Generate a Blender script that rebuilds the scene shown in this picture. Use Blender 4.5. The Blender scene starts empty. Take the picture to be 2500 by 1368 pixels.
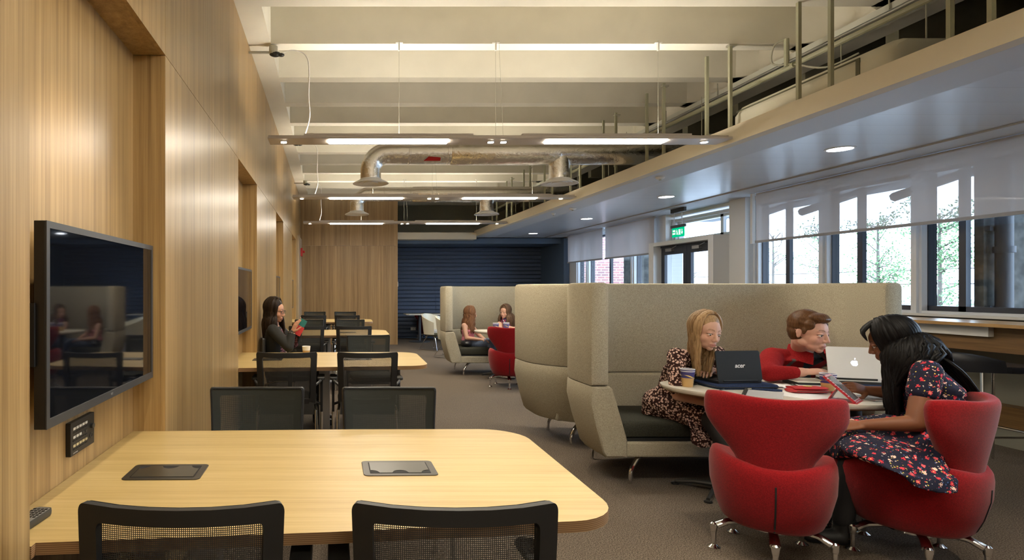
import bpy, bmesh, math, random
from mathutils import Vector, Matrix, noise
random.seed(7)
PI = math.pi
S = bpy.context.scene
COL = S.collection

# ------------------------------------------------------------------ camera
CAMZ = 1.38; F = 1450.0; CX = 808.0; CY = 706.0
cam_d = bpy.data.cameras.new('camera'); cam = bpy.data.objects.new('camera', cam_d); COL.objects.link(cam)
cam.location = (0, 0, CAMZ); cam.rotation_euler = (PI/2, 0, 0)
cam_d.sensor_width = 36.0; cam_d.sensor_fit = 'HORIZONTAL'; cam_d.lens = F/2500*36.0
cam_d.shift_x = (1250-CX)/2500; cam_d.shift_y = (CY-684)/2500
cam_d.clip_start = 0.05; cam_d.clip_end = 200
S.camera = cam
# ------------------------------------------------------------------ world, view
w = bpy.data.worlds.new('sky'); S.world = w; w.use_nodes = True
bg = w.node_tree.nodes['Background']; bg.inputs[0].default_value = (0.60, 0.77, 1.0, 1); bg.inputs[1].default_value = 9.0
S.view_settings.view_transform = 'Standard'; S.view_settings.look = 'None'
S.view_settings.gamma = 1.0; S.view_settings.use_curve_mapping = False
S.view_settings.exposure = 0.70
try:
    S.cycles.max_bounces = 8; S.cycles.diffuse_bounces = 5; S.cycles.transparent_max_bounces = 16
    S.cycles.sample_clamp_indirect = 8.0; S.cycles.use_denoising = True
    S.cycles.caustics_reflective = False; S.cycles.caustics_refractive = False
except Exception: pass
WARM = (1.0, 0.86, 0.66)
TUBE_E = 44.0; UP_E = 50.0; SPOT_W = 45.0; DOWN_E = 24.0
PER = 3.36                                                         # spacing of the bays along the room

def P(px, py, D):                                                  # a measured point of the photograph, as a place in the room
    return Vector(((px-CX)*D/F, D, CAMZ-(py-CY)*D/F))

# ------------------------------------------------------------------ materials
MATS = {}
def principled(name, color, rough=0.6, metal=0.0, spec=0.5, **kw):
    m = bpy.data.materials.new(name); m.use_nodes = True
    b = m.node_tree.nodes['Principled BSDF']
    b.inputs['Base Color'].default_value = (*color, 1); b.inputs['Roughness'].default_value = rough
    b.inputs['Metallic'].default_value = metal; b.inputs['Specular IOR Level'].default_value = spec
    for k, v in kw.items(): b.inputs[k.replace('_', ' ')].default_value = v
    MATS[name] = m
    return m
class NT:
    def __init__(s, m): s.m = m; s.t = m.node_tree; s.b = s.t.nodes.get('Principled BSDF'); s.out = s.t.nodes.get('Material Output')
    def n(s, kind, **kw):
        nd = s.t.nodes.new(kind)
        for k, v in kw.items():
            if k.startswith('i_'):
                k2 = k[2:]; k2 = int(k2) if k2.isdigit() else k2
                nd.inputs[k2].default_value = v
            else: setattr(nd, k, v)
        return nd
    def l(s, a, b): s.t.links.new(a, b)
    def coord(s, scale=(1,1,1), which='Object'):
        tc = s.n('ShaderNodeTexCoord'); mp = s.n('ShaderNodeMapping'); mp.inputs['Scale'].default_value = scale
        s.l(tc.outputs[which], mp.inputs[0]); return mp.outputs[0]
    def ramp(s, fac, stops, interp='LINEAR'):
        r = s.n('ShaderNodeValToRGB'); cr = r.color_ramp; cr.interpolation = interp
        while len(cr.elements) < len(stops): cr.elements.new(0.5)
        for e, (p, c) in zip(cr.elements, stops): e.position = p; e.color = (*c, 1)
        s.l(fac, r.inputs[0]); return r.outputs[0]
    def math(s, op, a, b=None):
        m = s.n('ShaderNodeMath', operation=op)
        for i, v in enumerate((a, b)):
            if v is None: continue
            if isinstance(v, (int, float)): m.inputs[i].default_value = v
            else: s.l(v, m.inputs[i])
        return m.outputs[0]
    def mix(s, f, a, b):
        m = s.n('ShaderNodeMix', data_type='RGBA')
        for sock, v in ((m.inputs[0], f), (m.inputs[6], a), (m.inputs[7], b)):
            if isinstance(v, (int, float)): sock.default_value = v
            elif isinstance(v, tuple): sock.default_value = (*v, 1)
            else: s.l(v, sock)
        return m.outputs[2]
    def bump(s, h, st=0.3, dist=0.01):
        b = s.n('ShaderNodeBump'); b.inputs['Strength'].default_value = st; b.inputs['Distance'].default_value = dist
        s.l(h, b.inputs['Height']); s.l(b.outputs[0], s.b.inputs['Normal'])

def wood(name, c0, c1, c2, scale, rough=0.35, strips=None, coat=0.0):
    """straight-grained veneer: the grain runs along the axis whose scale is small"""
    m = principled(name, c1, rough); q = NT(m)
    geo = q.n('ShaderNodeNewGeometry')
    tc = q.n('ShaderNodeTexCoord'); mp = q.n('ShaderNodeMapping'); mp.inputs['Scale'].default_value = scale
    add = q.n('ShaderNodeVectorMath', operation='ADD'); mul = q.n('ShaderNodeVectorMath', operation='SCALE'); mul.inputs[0].default_value = (3.1, 5.7, 1.3)
    q.l(geo.outputs['Random Per Island'], mul.inputs['Scale'])
    q.l(tc.outputs['Object'], add.inputs[0]); q.l(mul.outputs[0], add.inputs[1]); q.l(add.outputs[0], mp.inputs[0])
    n1 = q.n('ShaderNodeTexNoise', i_Scale=1.0, i_Detail=4.0, i_Roughness=0.6); q.l(mp.outputs[0], n1.inputs['Vector'])
    n2 = q.n('ShaderNodeTexNoise', i_Scale=5.0, i_Detail=3.0, i_Roughness=0.7); q.l(mp.outputs[0], n2.inputs['Vector'])
    f = q.math('ADD', q.math('MULTIPLY', n1.outputs[0], 0.62), q.math('MULTIPLY', n2.outputs[0], 0.38))
    c = q.ramp(f, [(0.33, c0), (0.5, c1), (0.66, c2)])
    if strips:                                                     # leaf-matched veneer strips of slightly different tone
        mp2 = q.n('ShaderNodeMapping'); mp2.inputs['Scale'].default_value = strips; q.l(add.outputs[0], mp2.inputs[0])
        wn = q.n('ShaderNodeTexVoronoi', feature='F1', i_Scale=1.0); wn.inputs['Randomness'].default_value = 0.25; q.l(mp2.outputs[0], wn.inputs['Vector'])
        sp = q.n('ShaderNodeSeparateColor'); q.l(wn.outputs['Color'], sp.inputs[0])
        hs = q.n('ShaderNodeHueSaturation'); q.l(c, hs.inputs['Color']); q.l(q.math('ADD', q.math('MULTIPLY', sp.outputs[0], 0.22), 0.89), hs.inputs['Value'])
        c = hs.outputs[0]
    q.l(c, q.b.inputs['Base Color'])
    q.bump(n2.outputs[0], 0.08, 0.002)
    if coat: q.b.inputs['Coat Weight'].default_value = coat; q.b.inputs['Coat Roughness'].default_value = 0.25
    return m
M_WOODW = wood('oak_wall_veneer', (0.22,0.130,0.049), (0.36,0.232,0.096), (0.47,0.320,0.148), (26,26,0.35), 0.33, strips=(7,7,0.02))
M_WOODB = wood('oak_back_veneer', (0.20,0.112,0.042), (0.33,0.200,0.085), (0.42,0.270,0.122), (22,22,0.35), 0.4, strips=(6,6,0.02))
M_WOODT = wood('oak_table_top', (0.38,0.262,0.100), (0.47,0.340,0.140), (0.53,0.395,0.178), (0.9,34,34), 0.40)
M_WOODC = wood('oak_counter', (0.33,0.18,0.06), (0.44,0.26,0.10), (0.52,0.32,0.14), (30,0.8,30), 0.3)
M_WOODD = wood('brown_wood_apron', (0.13,0.065,0.02), (0.20,0.105,0.035), (0.26,0.145,0.05), (30,0.9,30), 0.45)
def m_ply():
    m = principled('plywood_edge', (0.4,0.22,0.1), 0.5); q = NT(m)
    c = q.coord(); s = q.n('ShaderNodeSeparateXYZ'); q.l(c, s.inputs[0])
    f = q.math('FRACT', q.math('MULTIPLY', s.outputs[2], 190.0))
    q.l(q.ramp(f, [(0.0,(0.20,0.105,0.045)),(0.45,(0.24,0.13,0.055)),(0.6,(0.40,0.245,0.12)),(1.0,(0.42,0.26,0.13))]), q.b.inputs['Base Color'])
    return m
M_PLY = m_ply()
def speckle(name, a, b, scale, rough=0.95, bump=0.3, dist=0.004, c=None, stretch=(1,1,1), sheen=0.0):
    m = principled(name, a, rough, spec=0.2); q = NT(m); co = q.coord(stretch)
    n = q.n('ShaderNodeTexNoise', i_Scale=scale, i_Detail=2.0, i_Roughness=0.7); q.l(co, n.inputs['Vector'])
    col = q.ramp(n.outputs[0], [(0.36, a), (0.64, b)])
    if c:
        n2 = q.n('ShaderNodeTexNoise', i_Scale=scale*0.12, i_Detail=2.0); q.l(co, n2.inputs['Vector'])
        col = q.mix(q.math('MULTIPLY', n2.outputs[0], 0.5), col, c)
    q.l(col, q.b.inputs['Base Color']); q.bump(n.outputs[0], bump, dist)
    if sheen: q.b.inputs['Sheen Weight'].default_value = sheen
    return m
M_CARPET = speckle('brown_grey_carpet', (0.016,0.013,0.010), (0.26,0.208,0.160), 150, c=(0.085,0.068,0.053), dist=0.006)
M_BOOTH = speckle('oatmeal_wool', (0.25,0.225,0.165), (0.50,0.455,0.35), 230, c=(0.38,0.345,0.26), bump=0.2, dist=0.002)
M_CUSH = speckle('charcoal_wool', (0.022,0.023,0.018), (0.058,0.058,0.045), 260, bump=0.2, dist=0.002)
M_RED = speckle('red_felt', (0.155,0.002,0.004), (0.28,0.005,0.008), 190, c=(0.215,0.003,0.006), bump=0.15, dist=0.002, sheen=0.15)
M_REDD = speckle('dark_red_felt', (0.055,0.004,0.006), (0.08,0.006,0.008), 190)
M_BLUE = speckle('navy_felt_rib', (0.080,0.105,0.165), (0.125,0.155,0.23), 160, bump=0.15, dist=0.002)
M_BLUEF = principled('navy_painted_frame', (0.09,0.135,0.21), 0.6)
M_CEIL = principled('cream_painted_concrete', (0.67,0.64,0.555), 0.8)
def add_soft(m, amt, scale):
    q = NT(m); n = q.n('ShaderNodeTexNoise', i_Scale=scale, i_Detail=3.0); q.l(q.coord(), n.inputs['Vector'])
    c = tuple(q.b.inputs['Base Color'].default_value)[:3]
    q.l(q.ramp(n.outputs[0], [(0.3, tuple(x*(1-amt) for x in c)), (0.7, tuple(min(1,x*(1+amt)) for x in c))]), q.b.inputs['Base Color'])
add_soft(M_CEIL, 0.05, 2.5)
M_VOID = principled('dark_olive_paint', (0.26,0.25,0.18), 0.9)
M_VOIDG = principled('dark_grey_paint', (0.55,0.56,0.50), 0.9)
M_SOFF = principled('white_soffit_paint', (0.57,0.59,0.63), 0.55)
M_BULK = principled('cream_bulkhead_paint', (0.66,0.60,0.48), 0.7)
def m_plank():
    m = principled('white_metal_ceiling_planks', (0.60,0.61,0.62), 0.28); q = NT(m)
    c = q.coord(); s = q.n('ShaderNodeSeparateXYZ'); q.l(c, s.inputs[0])
    f = q.math('FRACT', q.math('MULTIPLY', s.outputs[1], 1/0.30))
    q.l(q.ramp(f, [(0.0,(0.42,0.43,0.45)),(0.012,(0.42,0.43,0.45)),(0.02,(0.58,0.61,0.67)),(1.0,(0.56,0.59,0.655))]), q.b.inputs['Base Color'])
    return m
M_PLANK = m_plank()
M_BULKD = principled('beige_gloss_strip', (0.42,0.34,0.24), 0.35)
M_WHITE = principled('white_paint', (0.70,0.69,0.66), 0.5)
M_WFRAME = principled('white_window_frame', (0.66,0.67,0.68), 0.4)
M_DFRAME = principled('dark_window_metal', (0.028,0.034,0.050), 0.4)
M_GREYW = principled('grey_green_wall', (0.22,0.21,0.17), 0.8)
M_CHROME = principled('polished_chrome', (0.72,0.72,0.73), 0.12, 1.0)
M_STEEL = principled('brushed_steel', (0.50,0.50,0.50), 0.35, 1.0)
M_GALV = principled('galvanised_rod', (0.42,0.41,0.34), 0.5, 0.4)
M_OLIVE = principled('olive_painted_conduit', (0.33,0.33,0.23), 0.6)
M_BLACK = principled('black_plastic', (0.012,0.012,0.012), 0.45)
M_BLACKM = principled('black_matte', (0.008,0.008,0.009), 0.75)
M_LEATHER = principled('black_leather', (0.012,0.014,0.020), 0.35)
M_DARKG = principled('charcoal_plastic', (0.035,0.036,0.036), 0.45)
M_BEZEL = principled('dark_grey_bezel', (0.045,0.047,0.050), 0.4)
M_SCREEN = principled('black_screen_glass', (0.004,0.005,0.008), 0.04, spec=0.5)
M_HATCH = principled('bronze_black_hatch', (0.050,0.044,0.034), 0.38, 0.5)
M_WPLAST = principled('white_plastic', (0.75,0.74,0.72), 0.35)
M_TOP = principled('cream_laminate', (0.74,0.71,0.62), 0.28)
M_TUB = principled('cream_shell', (0.62,0.60,0.50), 0.5)
M_OLIVEC = principled('olive_grey_fabric', (0.13,0.13,0.09), 0.85)
M_NAVY = speckle('navy_sleeve', (0.012,0.022,0.060), (0.03,0.05,0.12), 180)
M_PAPER = principled('white_paper', (0.80,0.80,0.79), 0.8)
M_PHOTO = principled('dark_print', (0.03,0.03,0.035), 0.5)
M_TAN = principled('tan_cup_sleeve', (0.52,0.33,0.13), 0.7)
M_CUPB = principled('violet_blue_cup', (0.05,0.045,0.18), 0.5)
M_CUPW = principled('white_cup_rim', (0.85,0.85,0.84), 0.5)
M_YEL = principled('yellow_wave', (0.75,0.55,0.16), 0.5)
M_PINKRED = principled('red_leather', (0.50,0.035,0.040), 0.45)
M_SILVER = principled('silver_laptop', (0.80,0.81,0.82), 0.32, 0.35)
M_LAPB = principled('black_laptop_lid', (0.018,0.019,0.018), 0.6, spec=0.2)
M_KEYS = principled('grey_keys', (0.22,0.22,0.22), 0.5)
M_CONC = speckle('raw_concrete', (0.055,0.055,0.052), (0.11,0.11,0.10), 7, bump=0.1)
M_PIPE = principled('dark_downpipe', (0.035,0.042,0.055), 0.5)
M_DPIPE = principled('dark_painted_downpipe', (0.010,0.012,0.017), 0.6)
M_OUTW = principled('pale_render', (0.75,0.76,0.78), 0.8)
M_PAVE = principled('pale_paving', (0.42,0.42,0.42), 0.9)
M_CANOPY = principled('grey_canopy', (0.16,0.17,0.19), 0.8)
M_LEAF = principled('green_leaf', (0.13,0.24,0.10), 0.7)
M_BARK = principled('grey_bark', (0.10,0.085,0.07), 0.9)
M_ALARM = principled('red_alarm', (0.45,0.01,0.01), 0.4)
M_BRASS = principled('bronze_plate', (0.16,0.13,0.09), 0.4, 0.6)
def m_brick():
    m = principled('red_brick', (0.4,0.2,0.17), 0.9); q = NT(m)
    tc = q.n('ShaderNodeTexCoord'); s = q.n('ShaderNodeSeparateXYZ'); q.l(tc.outputs['Object'], s.inputs[0])
    cb = q.n('ShaderNodeCombineXYZ'); q.l(s.outputs[0], cb.inputs[0]); q.l(s.outputs[2], cb.inputs[1])
    br = q.n('ShaderNodeTexBrick'); q.l(cb.outputs[0], br.inputs[0])
    br.inputs['Color1'].default_value = (0.30,0.13,0.115,1); br.inputs['Color2'].default_value = (0.19,0.10,0.10,1); br.inputs['Mortar'].default_value = (0.42,0.38,0.36,1)
    br.inputs['Scale'].default_value = 1.0; br.inputs['Brick Width'].default_value = 0.23; br.inputs['Row Height'].default_value = 0.077; br.inputs['Mortar Size'].default_value = 0.010
    q.l(br.outputs[0], q.b.inputs['Base Color']); return m
M_BRICK = m_brick()
def m_emit(name, col, st):
    m = bpy.data.materials.new(name); m.use_nodes = True; t = m.node_tree; t.nodes.remove(t.nodes['Principled BSDF'])
    e = t.nodes.new('ShaderNodeEmission'); e.inputs[0].default_value = (*col, 1); e.inputs[1].default_value = st
    t.links.new(e.outputs[0], t.nodes['Material Output'].inputs[0]); return m
M_TUBE = m_emit('fluorescent_diffuser', (1.0,0.91,0.76), TUBE_E)
M_UP = m_emit('uplight_diffuser', (1.0,0.91,0.76), UP_E)
M_LED = m_emit('spot_lens', (1.0,0.88,0.66), 60.0)
M_DOWN = m_emit('downlight_lens', (0.86,0.92,1.0), DOWN_E)
M_GLOW = m_emit('lit_logo', (0.85,0.88,1.0), 1.1)
M_GREEN = m_emit('lit_green_sign', (0.0,0.36,0.16), 1.0)
M_SIGNW = m_emit('lit_white_sign', (0.85,1.0,0.92), 1.0)
def m_glass():
    m = bpy.data.materials.new('window_glass'); m.use_nodes = True; t = m.node_tree; t.nodes.remove(t.nodes['Principled BSDF'])
    tr = t.nodes.new('ShaderNodeBsdfTransparent'); tr.inputs[0].default_value = (0.95,0.975,0.985,1)
    gl = t.nodes.new('ShaderNodeBsdfGlossy'); gl.inputs['Roughness'].default_value = 0.02
    lw = t.nodes.new('ShaderNodeLayerWeight'); lw.inputs[0].default_value = 0.5
    pw = t.nodes.new('ShaderNodeMath'); pw.operation = 'POWER'; pw.inputs[1].default_value = 4.0; t.links.new(lw.outputs['Facing'], pw.inputs[0])
    ad = t.nodes.new('ShaderNodeMath'); ad.operation = 'MULTIPLY_ADD'; ad.inputs[1].default_value = 0.6; ad.inputs[2].default_value = 0.03; t.links.new(pw.outputs[0], ad.inputs[0])
    mx = t.nodes.new('ShaderNodeMixShader'); t.links.new(ad.outputs[0], mx.inputs[0]); t.links.new(tr.outputs[0], mx.inputs[1]); t.links.new(gl.outputs[0], mx.inputs[2])
    t.links.new(mx.outputs[0], t.nodes['Material Output'].inputs[0]); return m
M_GLASS = m_glass()
def m_scrim(name, col, open_):
    m = bpy.data.materials.new(name); m.use_nodes = True; t = m.node_tree; t.nodes.remove(t.nodes['Principled BSDF'])
    tr = t.nodes.new('ShaderNodeBsdfTransparent'); tr.inputs[0].default_value = (1,1,1,1)
    df = t.nodes.new('ShaderNodeBsdfDiffuse'); df.inputs[0].default_value = (*col, 1)
    tl = t.nodes.new('ShaderNodeBsdfTranslucent'); tl.inputs[0].default_value = (*[c*0.5 for c in col], 1)
    ad = t.nodes.new('ShaderNodeMixShader'); ad.inputs[0].default_value = 0.22; t.links.new(df.outputs[0], ad.inputs[1]); t.links.new(tl.outputs[0], ad.inputs[2])
    mx = t.nodes.new('ShaderNodeMixShader'); mx.inputs[0].default_value = 1-open_
    t.links.new(tr.outputs[0], mx.inputs[1]); t.links.new(ad.outputs[0], mx.inputs[2]); t.links.new(mx.outputs[0], t.nodes['Material Output'].inputs[0]); return m
M_BLIND = m_scrim('grey_scrim_blind', (0.60,0.58,0.58), 0.16)
M_BLINDF = m_scrim('pale_grey_blind', (0.64,0.63,0.66), 0.03)
def m_foil():
    m = principled('foil_duct_wrap', (0.82,0.80,0.76), 0.17, 1.0); q = NT(m); co = q.coord()
    n = q.n('ShaderNodeTexNoise', i_Scale=11.0, i_Detail=5.0, i_Roughness=0.62, i_Distortion=1.6); q.l(co, n.inputs['Vector'])
    q.bump(n.outputs[0], 0.45, 0.016); return m
M_FOIL = m_foil()
def m_net(name, col, pitch=0.0046, hole=0.34):
    """woven chair net: real see-through holes on a grid"""
    m = principled(name, col, 0.6); q = NT(m); c = q.coord(); s = q.n('ShaderNodeSeparateXYZ'); q.l(c, s.inputs[0])
    def cell(o): return q.math('ABSOLUTE', q.math('SUBTRACT', q.math('FRACT', q.math('MULTIPLY', o, 1/pitch)), 0.5))
    d = q.math('MAXIMUM', cell(s.outputs[0]), cell(s.outputs[2]))
    h = q.math('LESS_THAN', d, hole)
    tr = q.n('ShaderNodeBsdfTransparent'); mx = q.n('ShaderNodeMixShader'); q.l(h, mx.inputs[0]); q.l(q.b.outputs[0], mx.inputs[1]); q.l(tr.outputs[0], mx.inputs[2])
    q.l(mx.outputs[0], q.out.inputs[0]); return m
M_NET = m_net('black_net', (0.030,0.030,0.029), 0.0048, 0.29)
M_NETG = m_net('grey_green_net', (0.026,0.030,0.026), 0.0048, 0.19)
def m_bloom(name, base, petals, scale, r0, second=None):
    """printed blossoms: five-petal spots on a plain ground"""
    m = principled(name, base, 0.8, spec=0.2); q = NT(m)
    col = None
    layers = [(scale, r0, petals, 0.0)] + ([(scale*2.1, r0*0.62, second, 3.7)] if second else [])
    for sc, rr, pal, off in layers:
        tc = q.n('ShaderNodeTexCoord'); mp = q.n('ShaderNodeMapping'); mp.inputs['Location'].default_value = (off, off*0.7, off*1.3); mp.inputs['Scale'].default_value = (sc,)*3
        q.l(tc.outputs['Object'], mp.inputs[0])
        v = q.n('ShaderNodeTexVoronoi', feature='F1', i_Scale=1.0); v.inputs['Randomness'].default_value = 0.85; q.l(mp.outputs[0], v.inputs['Vector'])
        wob = q.n('ShaderNodeTexNoise', i_Scale=4.5, i_Detail=0.0); q.l(mp.outputs[0], wob.inputs['Vector'])
        dd = q.math('ADD', v.outputs['Distance'], q.math('MULTIPLY', q.math('SUBTRACT', wob.outputs[0], 0.5), 0.55))
        mask = q.math('LESS_THAN', dd, rr)
        sp = q.n('ShaderNodeSeparateColor'); q.l(v.outputs['Color'], sp.inputs[0])
        pc = q.ramp(sp.outputs[0], [(i/len(pal), c) for i, c in enumerate(pal)], 'CONSTANT')
        cen = q.math('LESS_THAN', v.outputs['Distance'], rr*0.28)
        pc = q.mix(cen, pc, (0.75,0.55,0.20)) if len(pal) > 1 else pc
        col = q.mix(mask, base if col is None else col, pc)
    q.l(col, q.b.inputs['Base Color']); return m
M_DRESS1 = m_bloom('brown_blossom_print', (0.035,0.012,0.010), [(0.72,0.50,0.42)], 62, 0.42)
M_DRESS2 = m_bloom('navy_flower_print', (0.012,0.013,0.030), [(0.62,0.05,0.07),(0.70,0.10,0.12),(0.012,0.013,0.030),(0.75,0.52,0.42),(0.55,0.03,0.05)], 34, 0.33,
                   [(0.70,0.55,0.10),(0.012,0.013,0.030),(0.75,0.72,0.66),(0.08,0.16,0.40),(0.60,0.06,0.08),(0.012,0.013,0.030)])
M_PRINT3 = m_bloom('rose_blossom_top', (0.05,0.02,0.025), [(0.55,0.22,0.24)], 70, 0.42)
M_JACKET = speckle('red_fleece', (0.21,0.006,0.008), (0.30,0.012,0.014), 150, bump=0.1)
M_JACKD = principled('brown_grey_piping', (0.07,0.055,0.05), 0.7)
M_TEE = principled('black_navy_tee', (0.010,0.014,0.022), 0.8)
M_TIGHTS = principled('black_tights', (0.008,0.008,0.010), 0.6)
M_CARDI = principled('black_cardigan', (0.012,0.012,0.010), 0.85)
M_PINK = principled('pink_vest', (0.66,0.22,0.29), 0.8)
M_DENIM = speckle('washed_denim', (0.07,0.10,0.17), (0.17,0.22,0.32), 120, c=(0.13,0.17,0.26))
M_SHOE = principled('black_shoe', (0.01,0.01,0.011), 0.5)
def m_scarf():
    m = principled('red_navy_scarf', (0.4,0.05,0.08), 0.85); q = NT(m)
    n = q.n('ShaderNodeTexNoise', i_Scale=26.0, i_Detail=1.0); q.l(q.coord(), n.inputs['Vector'])
    q.l(q.ramp(n.outputs[0], [(0.40,(0.03,0.06,0.16)),(0.50,(0.42,0.03,0.06)),(0.62,(0.05,0.02,0.06))]), q.b.inputs['Base Color']); return m
M_SCARF = m_scarf()
def m_skin():
    m = principled('skin', (0.6,0.35,0.25), 0.5, spec=0.35); q = NT(m)
    a = q.n('ShaderNodeVertexColor'); a.layer_name = 'tone'; q.l(a.outputs[0], q.b.inputs['Base Color'])
    q.b.inputs['Subsurface Weight'].default_value = 0.08; q.b.inputs['Subsurface Radius'].default_value = (0.02,0.008,0.004); return m
M_SKIN = m_skin()
def m_hair(name, a, b, rough=0.42):
    m = principled(name, a, rough, spec=0.16); q = NT(m); geo = q.n('ShaderNodeNewGeometry')
    n = q.n('ShaderNodeTexNoise', i_Scale=1.0, i_Detail=2.0); q.l(q.coord((120,120,9)), n.inputs['Vector'])
    f = q.math('ADD', q.math('MULTIPLY', n.outputs[0], 0.7), q.math('MULTIPLY', geo.outputs['Random Per Island'], 0.3))
    q.l(q.ramp(f, [(0.3, a), (0.7, b)]), q.b.inputs['Base Color']); q.bump(n.outputs[0], 0.35, 0.002); return m
M_HBLON = m_hair('dark_blonde_hair', (0.17,0.095,0.040), (0.46,0.30,0.155))
M_HBROWN = m_hair('short_brown_hair', (0.060,0.026,0.010), (0.15,0.072,0.032))
M_HBLACK = m_hair('black_hair', (0.0015,0.0015,0.002), (0.009,0.008,0.008), 0.5)
M_HDARK = m_hair('dark_brown_hair', (0.006,0.004,0.003), (0.028,0.016,0.009))
M_HAUB = m_hair('auburn_hair', (0.085,0.036,0.016), (0.24,0.115,0.055))
M_HLBR = m_hair('light_brown_hair', (0.06,0.032,0.018), (0.17,0.10,0.06))
M_EYE = principled('eye_white', (0.70,0.68,0.66), 0.2)
M_IRIS = principled('dark_iris', (0.02,0.018,0.016), 0.15)

# ------------------------------------------------------------------ mesh builder
class MB:
    def __init__(s): s.v = []; s.f = []; s.mi = []; s.cur = 0
    def add(s, vs, fs):
        o = len(s.v); s.v += [tuple(p) for p in vs]; s.f += [tuple(i+o for i in f) for f in fs]; s.mi += [s.cur]*len(fs); return s
    def box(s, x0, x1, y0, y1, z0, z1):
        if x0 > x1: x0, x1 = x1, x0
        if y0 > y1: y0, y1 = y1, y0
        if z0 > z1: z0, z1 = z1, z0
        return s.add([(x0,y0,z0),(x1,y0,z0),(x1,y1,z0),(x0,y1,z0),(x0,y0,z1),(x1,y0,z1),(x1,y1,z1),(x0,y1,z1)],
                     [(0,3,2,1),(4,5,6,7),(0,1,5,4),(1,2,6,5),(2,3,7,6),(3,0,4,7)])
    def prism(s, poly, z0, z1, axis='z'):
        n = len(poly)
        def m(a, b, c): return (a,b,c) if axis == 'z' else ((a,c,b) if axis == 'y' else (c,a,b))
        vs = [m(a,b,z0) for a,b in poly]+[m(a,b,z1) for a,b in poly]
        return s.add(vs, [tuple(range(n))[::-1], tuple(range(n,2*n))]+[(i,(i+1)%n,n+(i+1)%n,n+i) for i in range(n)])
    def rings(s, rings, cap=True, closed=True):
        n = len(rings[0]); vs = [p for r in rings for p in r]; fs = []
        for k in range(len(rings)-1):
            for i in range(n if closed else n-1):
                j = (i+1) % n; fs.append((k*n+i, k*n+j, (k+1)*n+j, (k+1)*n+i))
        if cap: fs.append(tuple(range(n))[::-1]); fs.append(tuple(range((len(rings)-1)*n, len(rings)*n)))
        return s.add(vs, fs)
    def lathe(s, prof, c=(0,0,0), n=24, axis='z', cap=True):
        R = []
        for r, h in prof:
            ring = []
            for i in range(n):
                a = 2*PI*i/n; x, y = r*math.cos(a), r*math.sin(a)
                p = (x,y,h) if axis == 'z' else ((x,h,y) if axis == 'y' else (h,x,y))
                ring.append((c[0]+p[0], c[1]+p[1], c[2]+p[2]))
            R.append(ring)
        return s.rings(R, cap)
    def tube(s, pts, r, n=8, cap=True, flat=1.0, side=None):
        pts = [Vector(p) for p in pts]; m = len(pts); R = []
        rs = r if isinstance(r, (list, tuple)) else [r]*m
        up = None
        for i, p in enumerate(pts):
            t = (pts[min(i+1,m-1)]-pts[max(i-1,0)])
            if t.length < 1e-9: t = Vector((0,0,1))
            t.normalize()
            if up is None:
                a = Vector(side) if side is not None else (Vector((0,0,1)) if abs(t.z) < 0.9 else Vector((1,0,0)))
            else: a = up
            b = t.cross(a)
            if b.length < 1e-6: b = t.cross(Vector((0.3,1,0.2)))
            b.normalize(); up = b.cross(t).normalized()
            R.append([p+(up*math.cos(2*PI*k/n)+b*(math.sin(2*PI*k/n)*flat))*rs[i] for k in range(n)])
        return s.rings(R, cap)
    def ball(s, c, r, n=16, m=10, rot=None):
        r = (r,r,r) if isinstance(r, (int,float)) else r; c = Vector(c)
        vs = []
        def T(v):
            v = Vector(v)
            if rot is not None: v = rot @ v
            return c+v
        vs.append(T((0,0,-r[2])))
        for j in range(1, m):
            th = -PI/2+PI*j/m
            for i in range(n):
                a = 2*PI*i/n; vs.append(T((r[0]*math.cos(th)*math.cos(a), r[1]*math.cos(th)*math.sin(a), r[2]*math.sin(th))))
        vs.append(T((0,0,r[2]))); fs = []
        for i in range(n): fs.append((0, 1+(i+1)%n, 1+i))
        for j in range(m-2):
            for i in range(n): fs.append((1+j*n+i, 1+j*n+(i+1)%n, 1+(j+1)*n+(i+1)%n, 1+(j+1)*n+i))
        l = len(vs)-1
        for i in range(n): fs.append((l, 1+(m-2)*n+i, 1+(m-2)*n+(i+1)%n))
        return s.add(vs, fs)
    def cone(s, p0, r0, p1, r1, n=12):
        """round-ended tapered limb"""
        p0 = Vector(p0); p1 = Vector(p1); d = p1-p0
        if d.length < 1e-6: return s.ball(p0, r0)
        t = d.normalized(); a = Vector((0,0,1)) if abs(t.z) < 0.9 else Vector((1,0,0)); b = t.cross(a).normalized(); a = b.cross(t)
        R = []
        for k in range(1, 5):
            th = PI/2*k/4; R.append((p0-t*r0*math.cos(th), r0*math.sin(th)))
        for k in range(0, 4):
            th = PI/2*k/4; R.append((p1+t*r1*math.sin(th), r1*math.cos(th)))
        return s.rings([[c+(a*math.cos(2*PI*i/n)+b*math.sin(2*PI*i/n))*max(r,1e-4) for i in range(n)] for c, r in R])
    def loft(s, secs, n=20, pw=2.0):
        """secs: (centre, half-width vector, half-depth vector); round ends"""
        R = []
        def ring(c, u, v, k=1.0):
            out = []
            for i in range(n):
                a = 2*PI*i/n; ca, sa = math.cos(a), math.sin(a)
                ca = math.copysign(abs(ca)**(2/pw), ca); sa = math.copysign(abs(sa)**(2/pw), sa)
                out.append(Vector(c)+Vector(u)*ca*k+Vector(v)*sa*k)
            return out
        for c, u, v in secs: R.append(ring(c, u, v))
        return s.rings(R)
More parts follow.
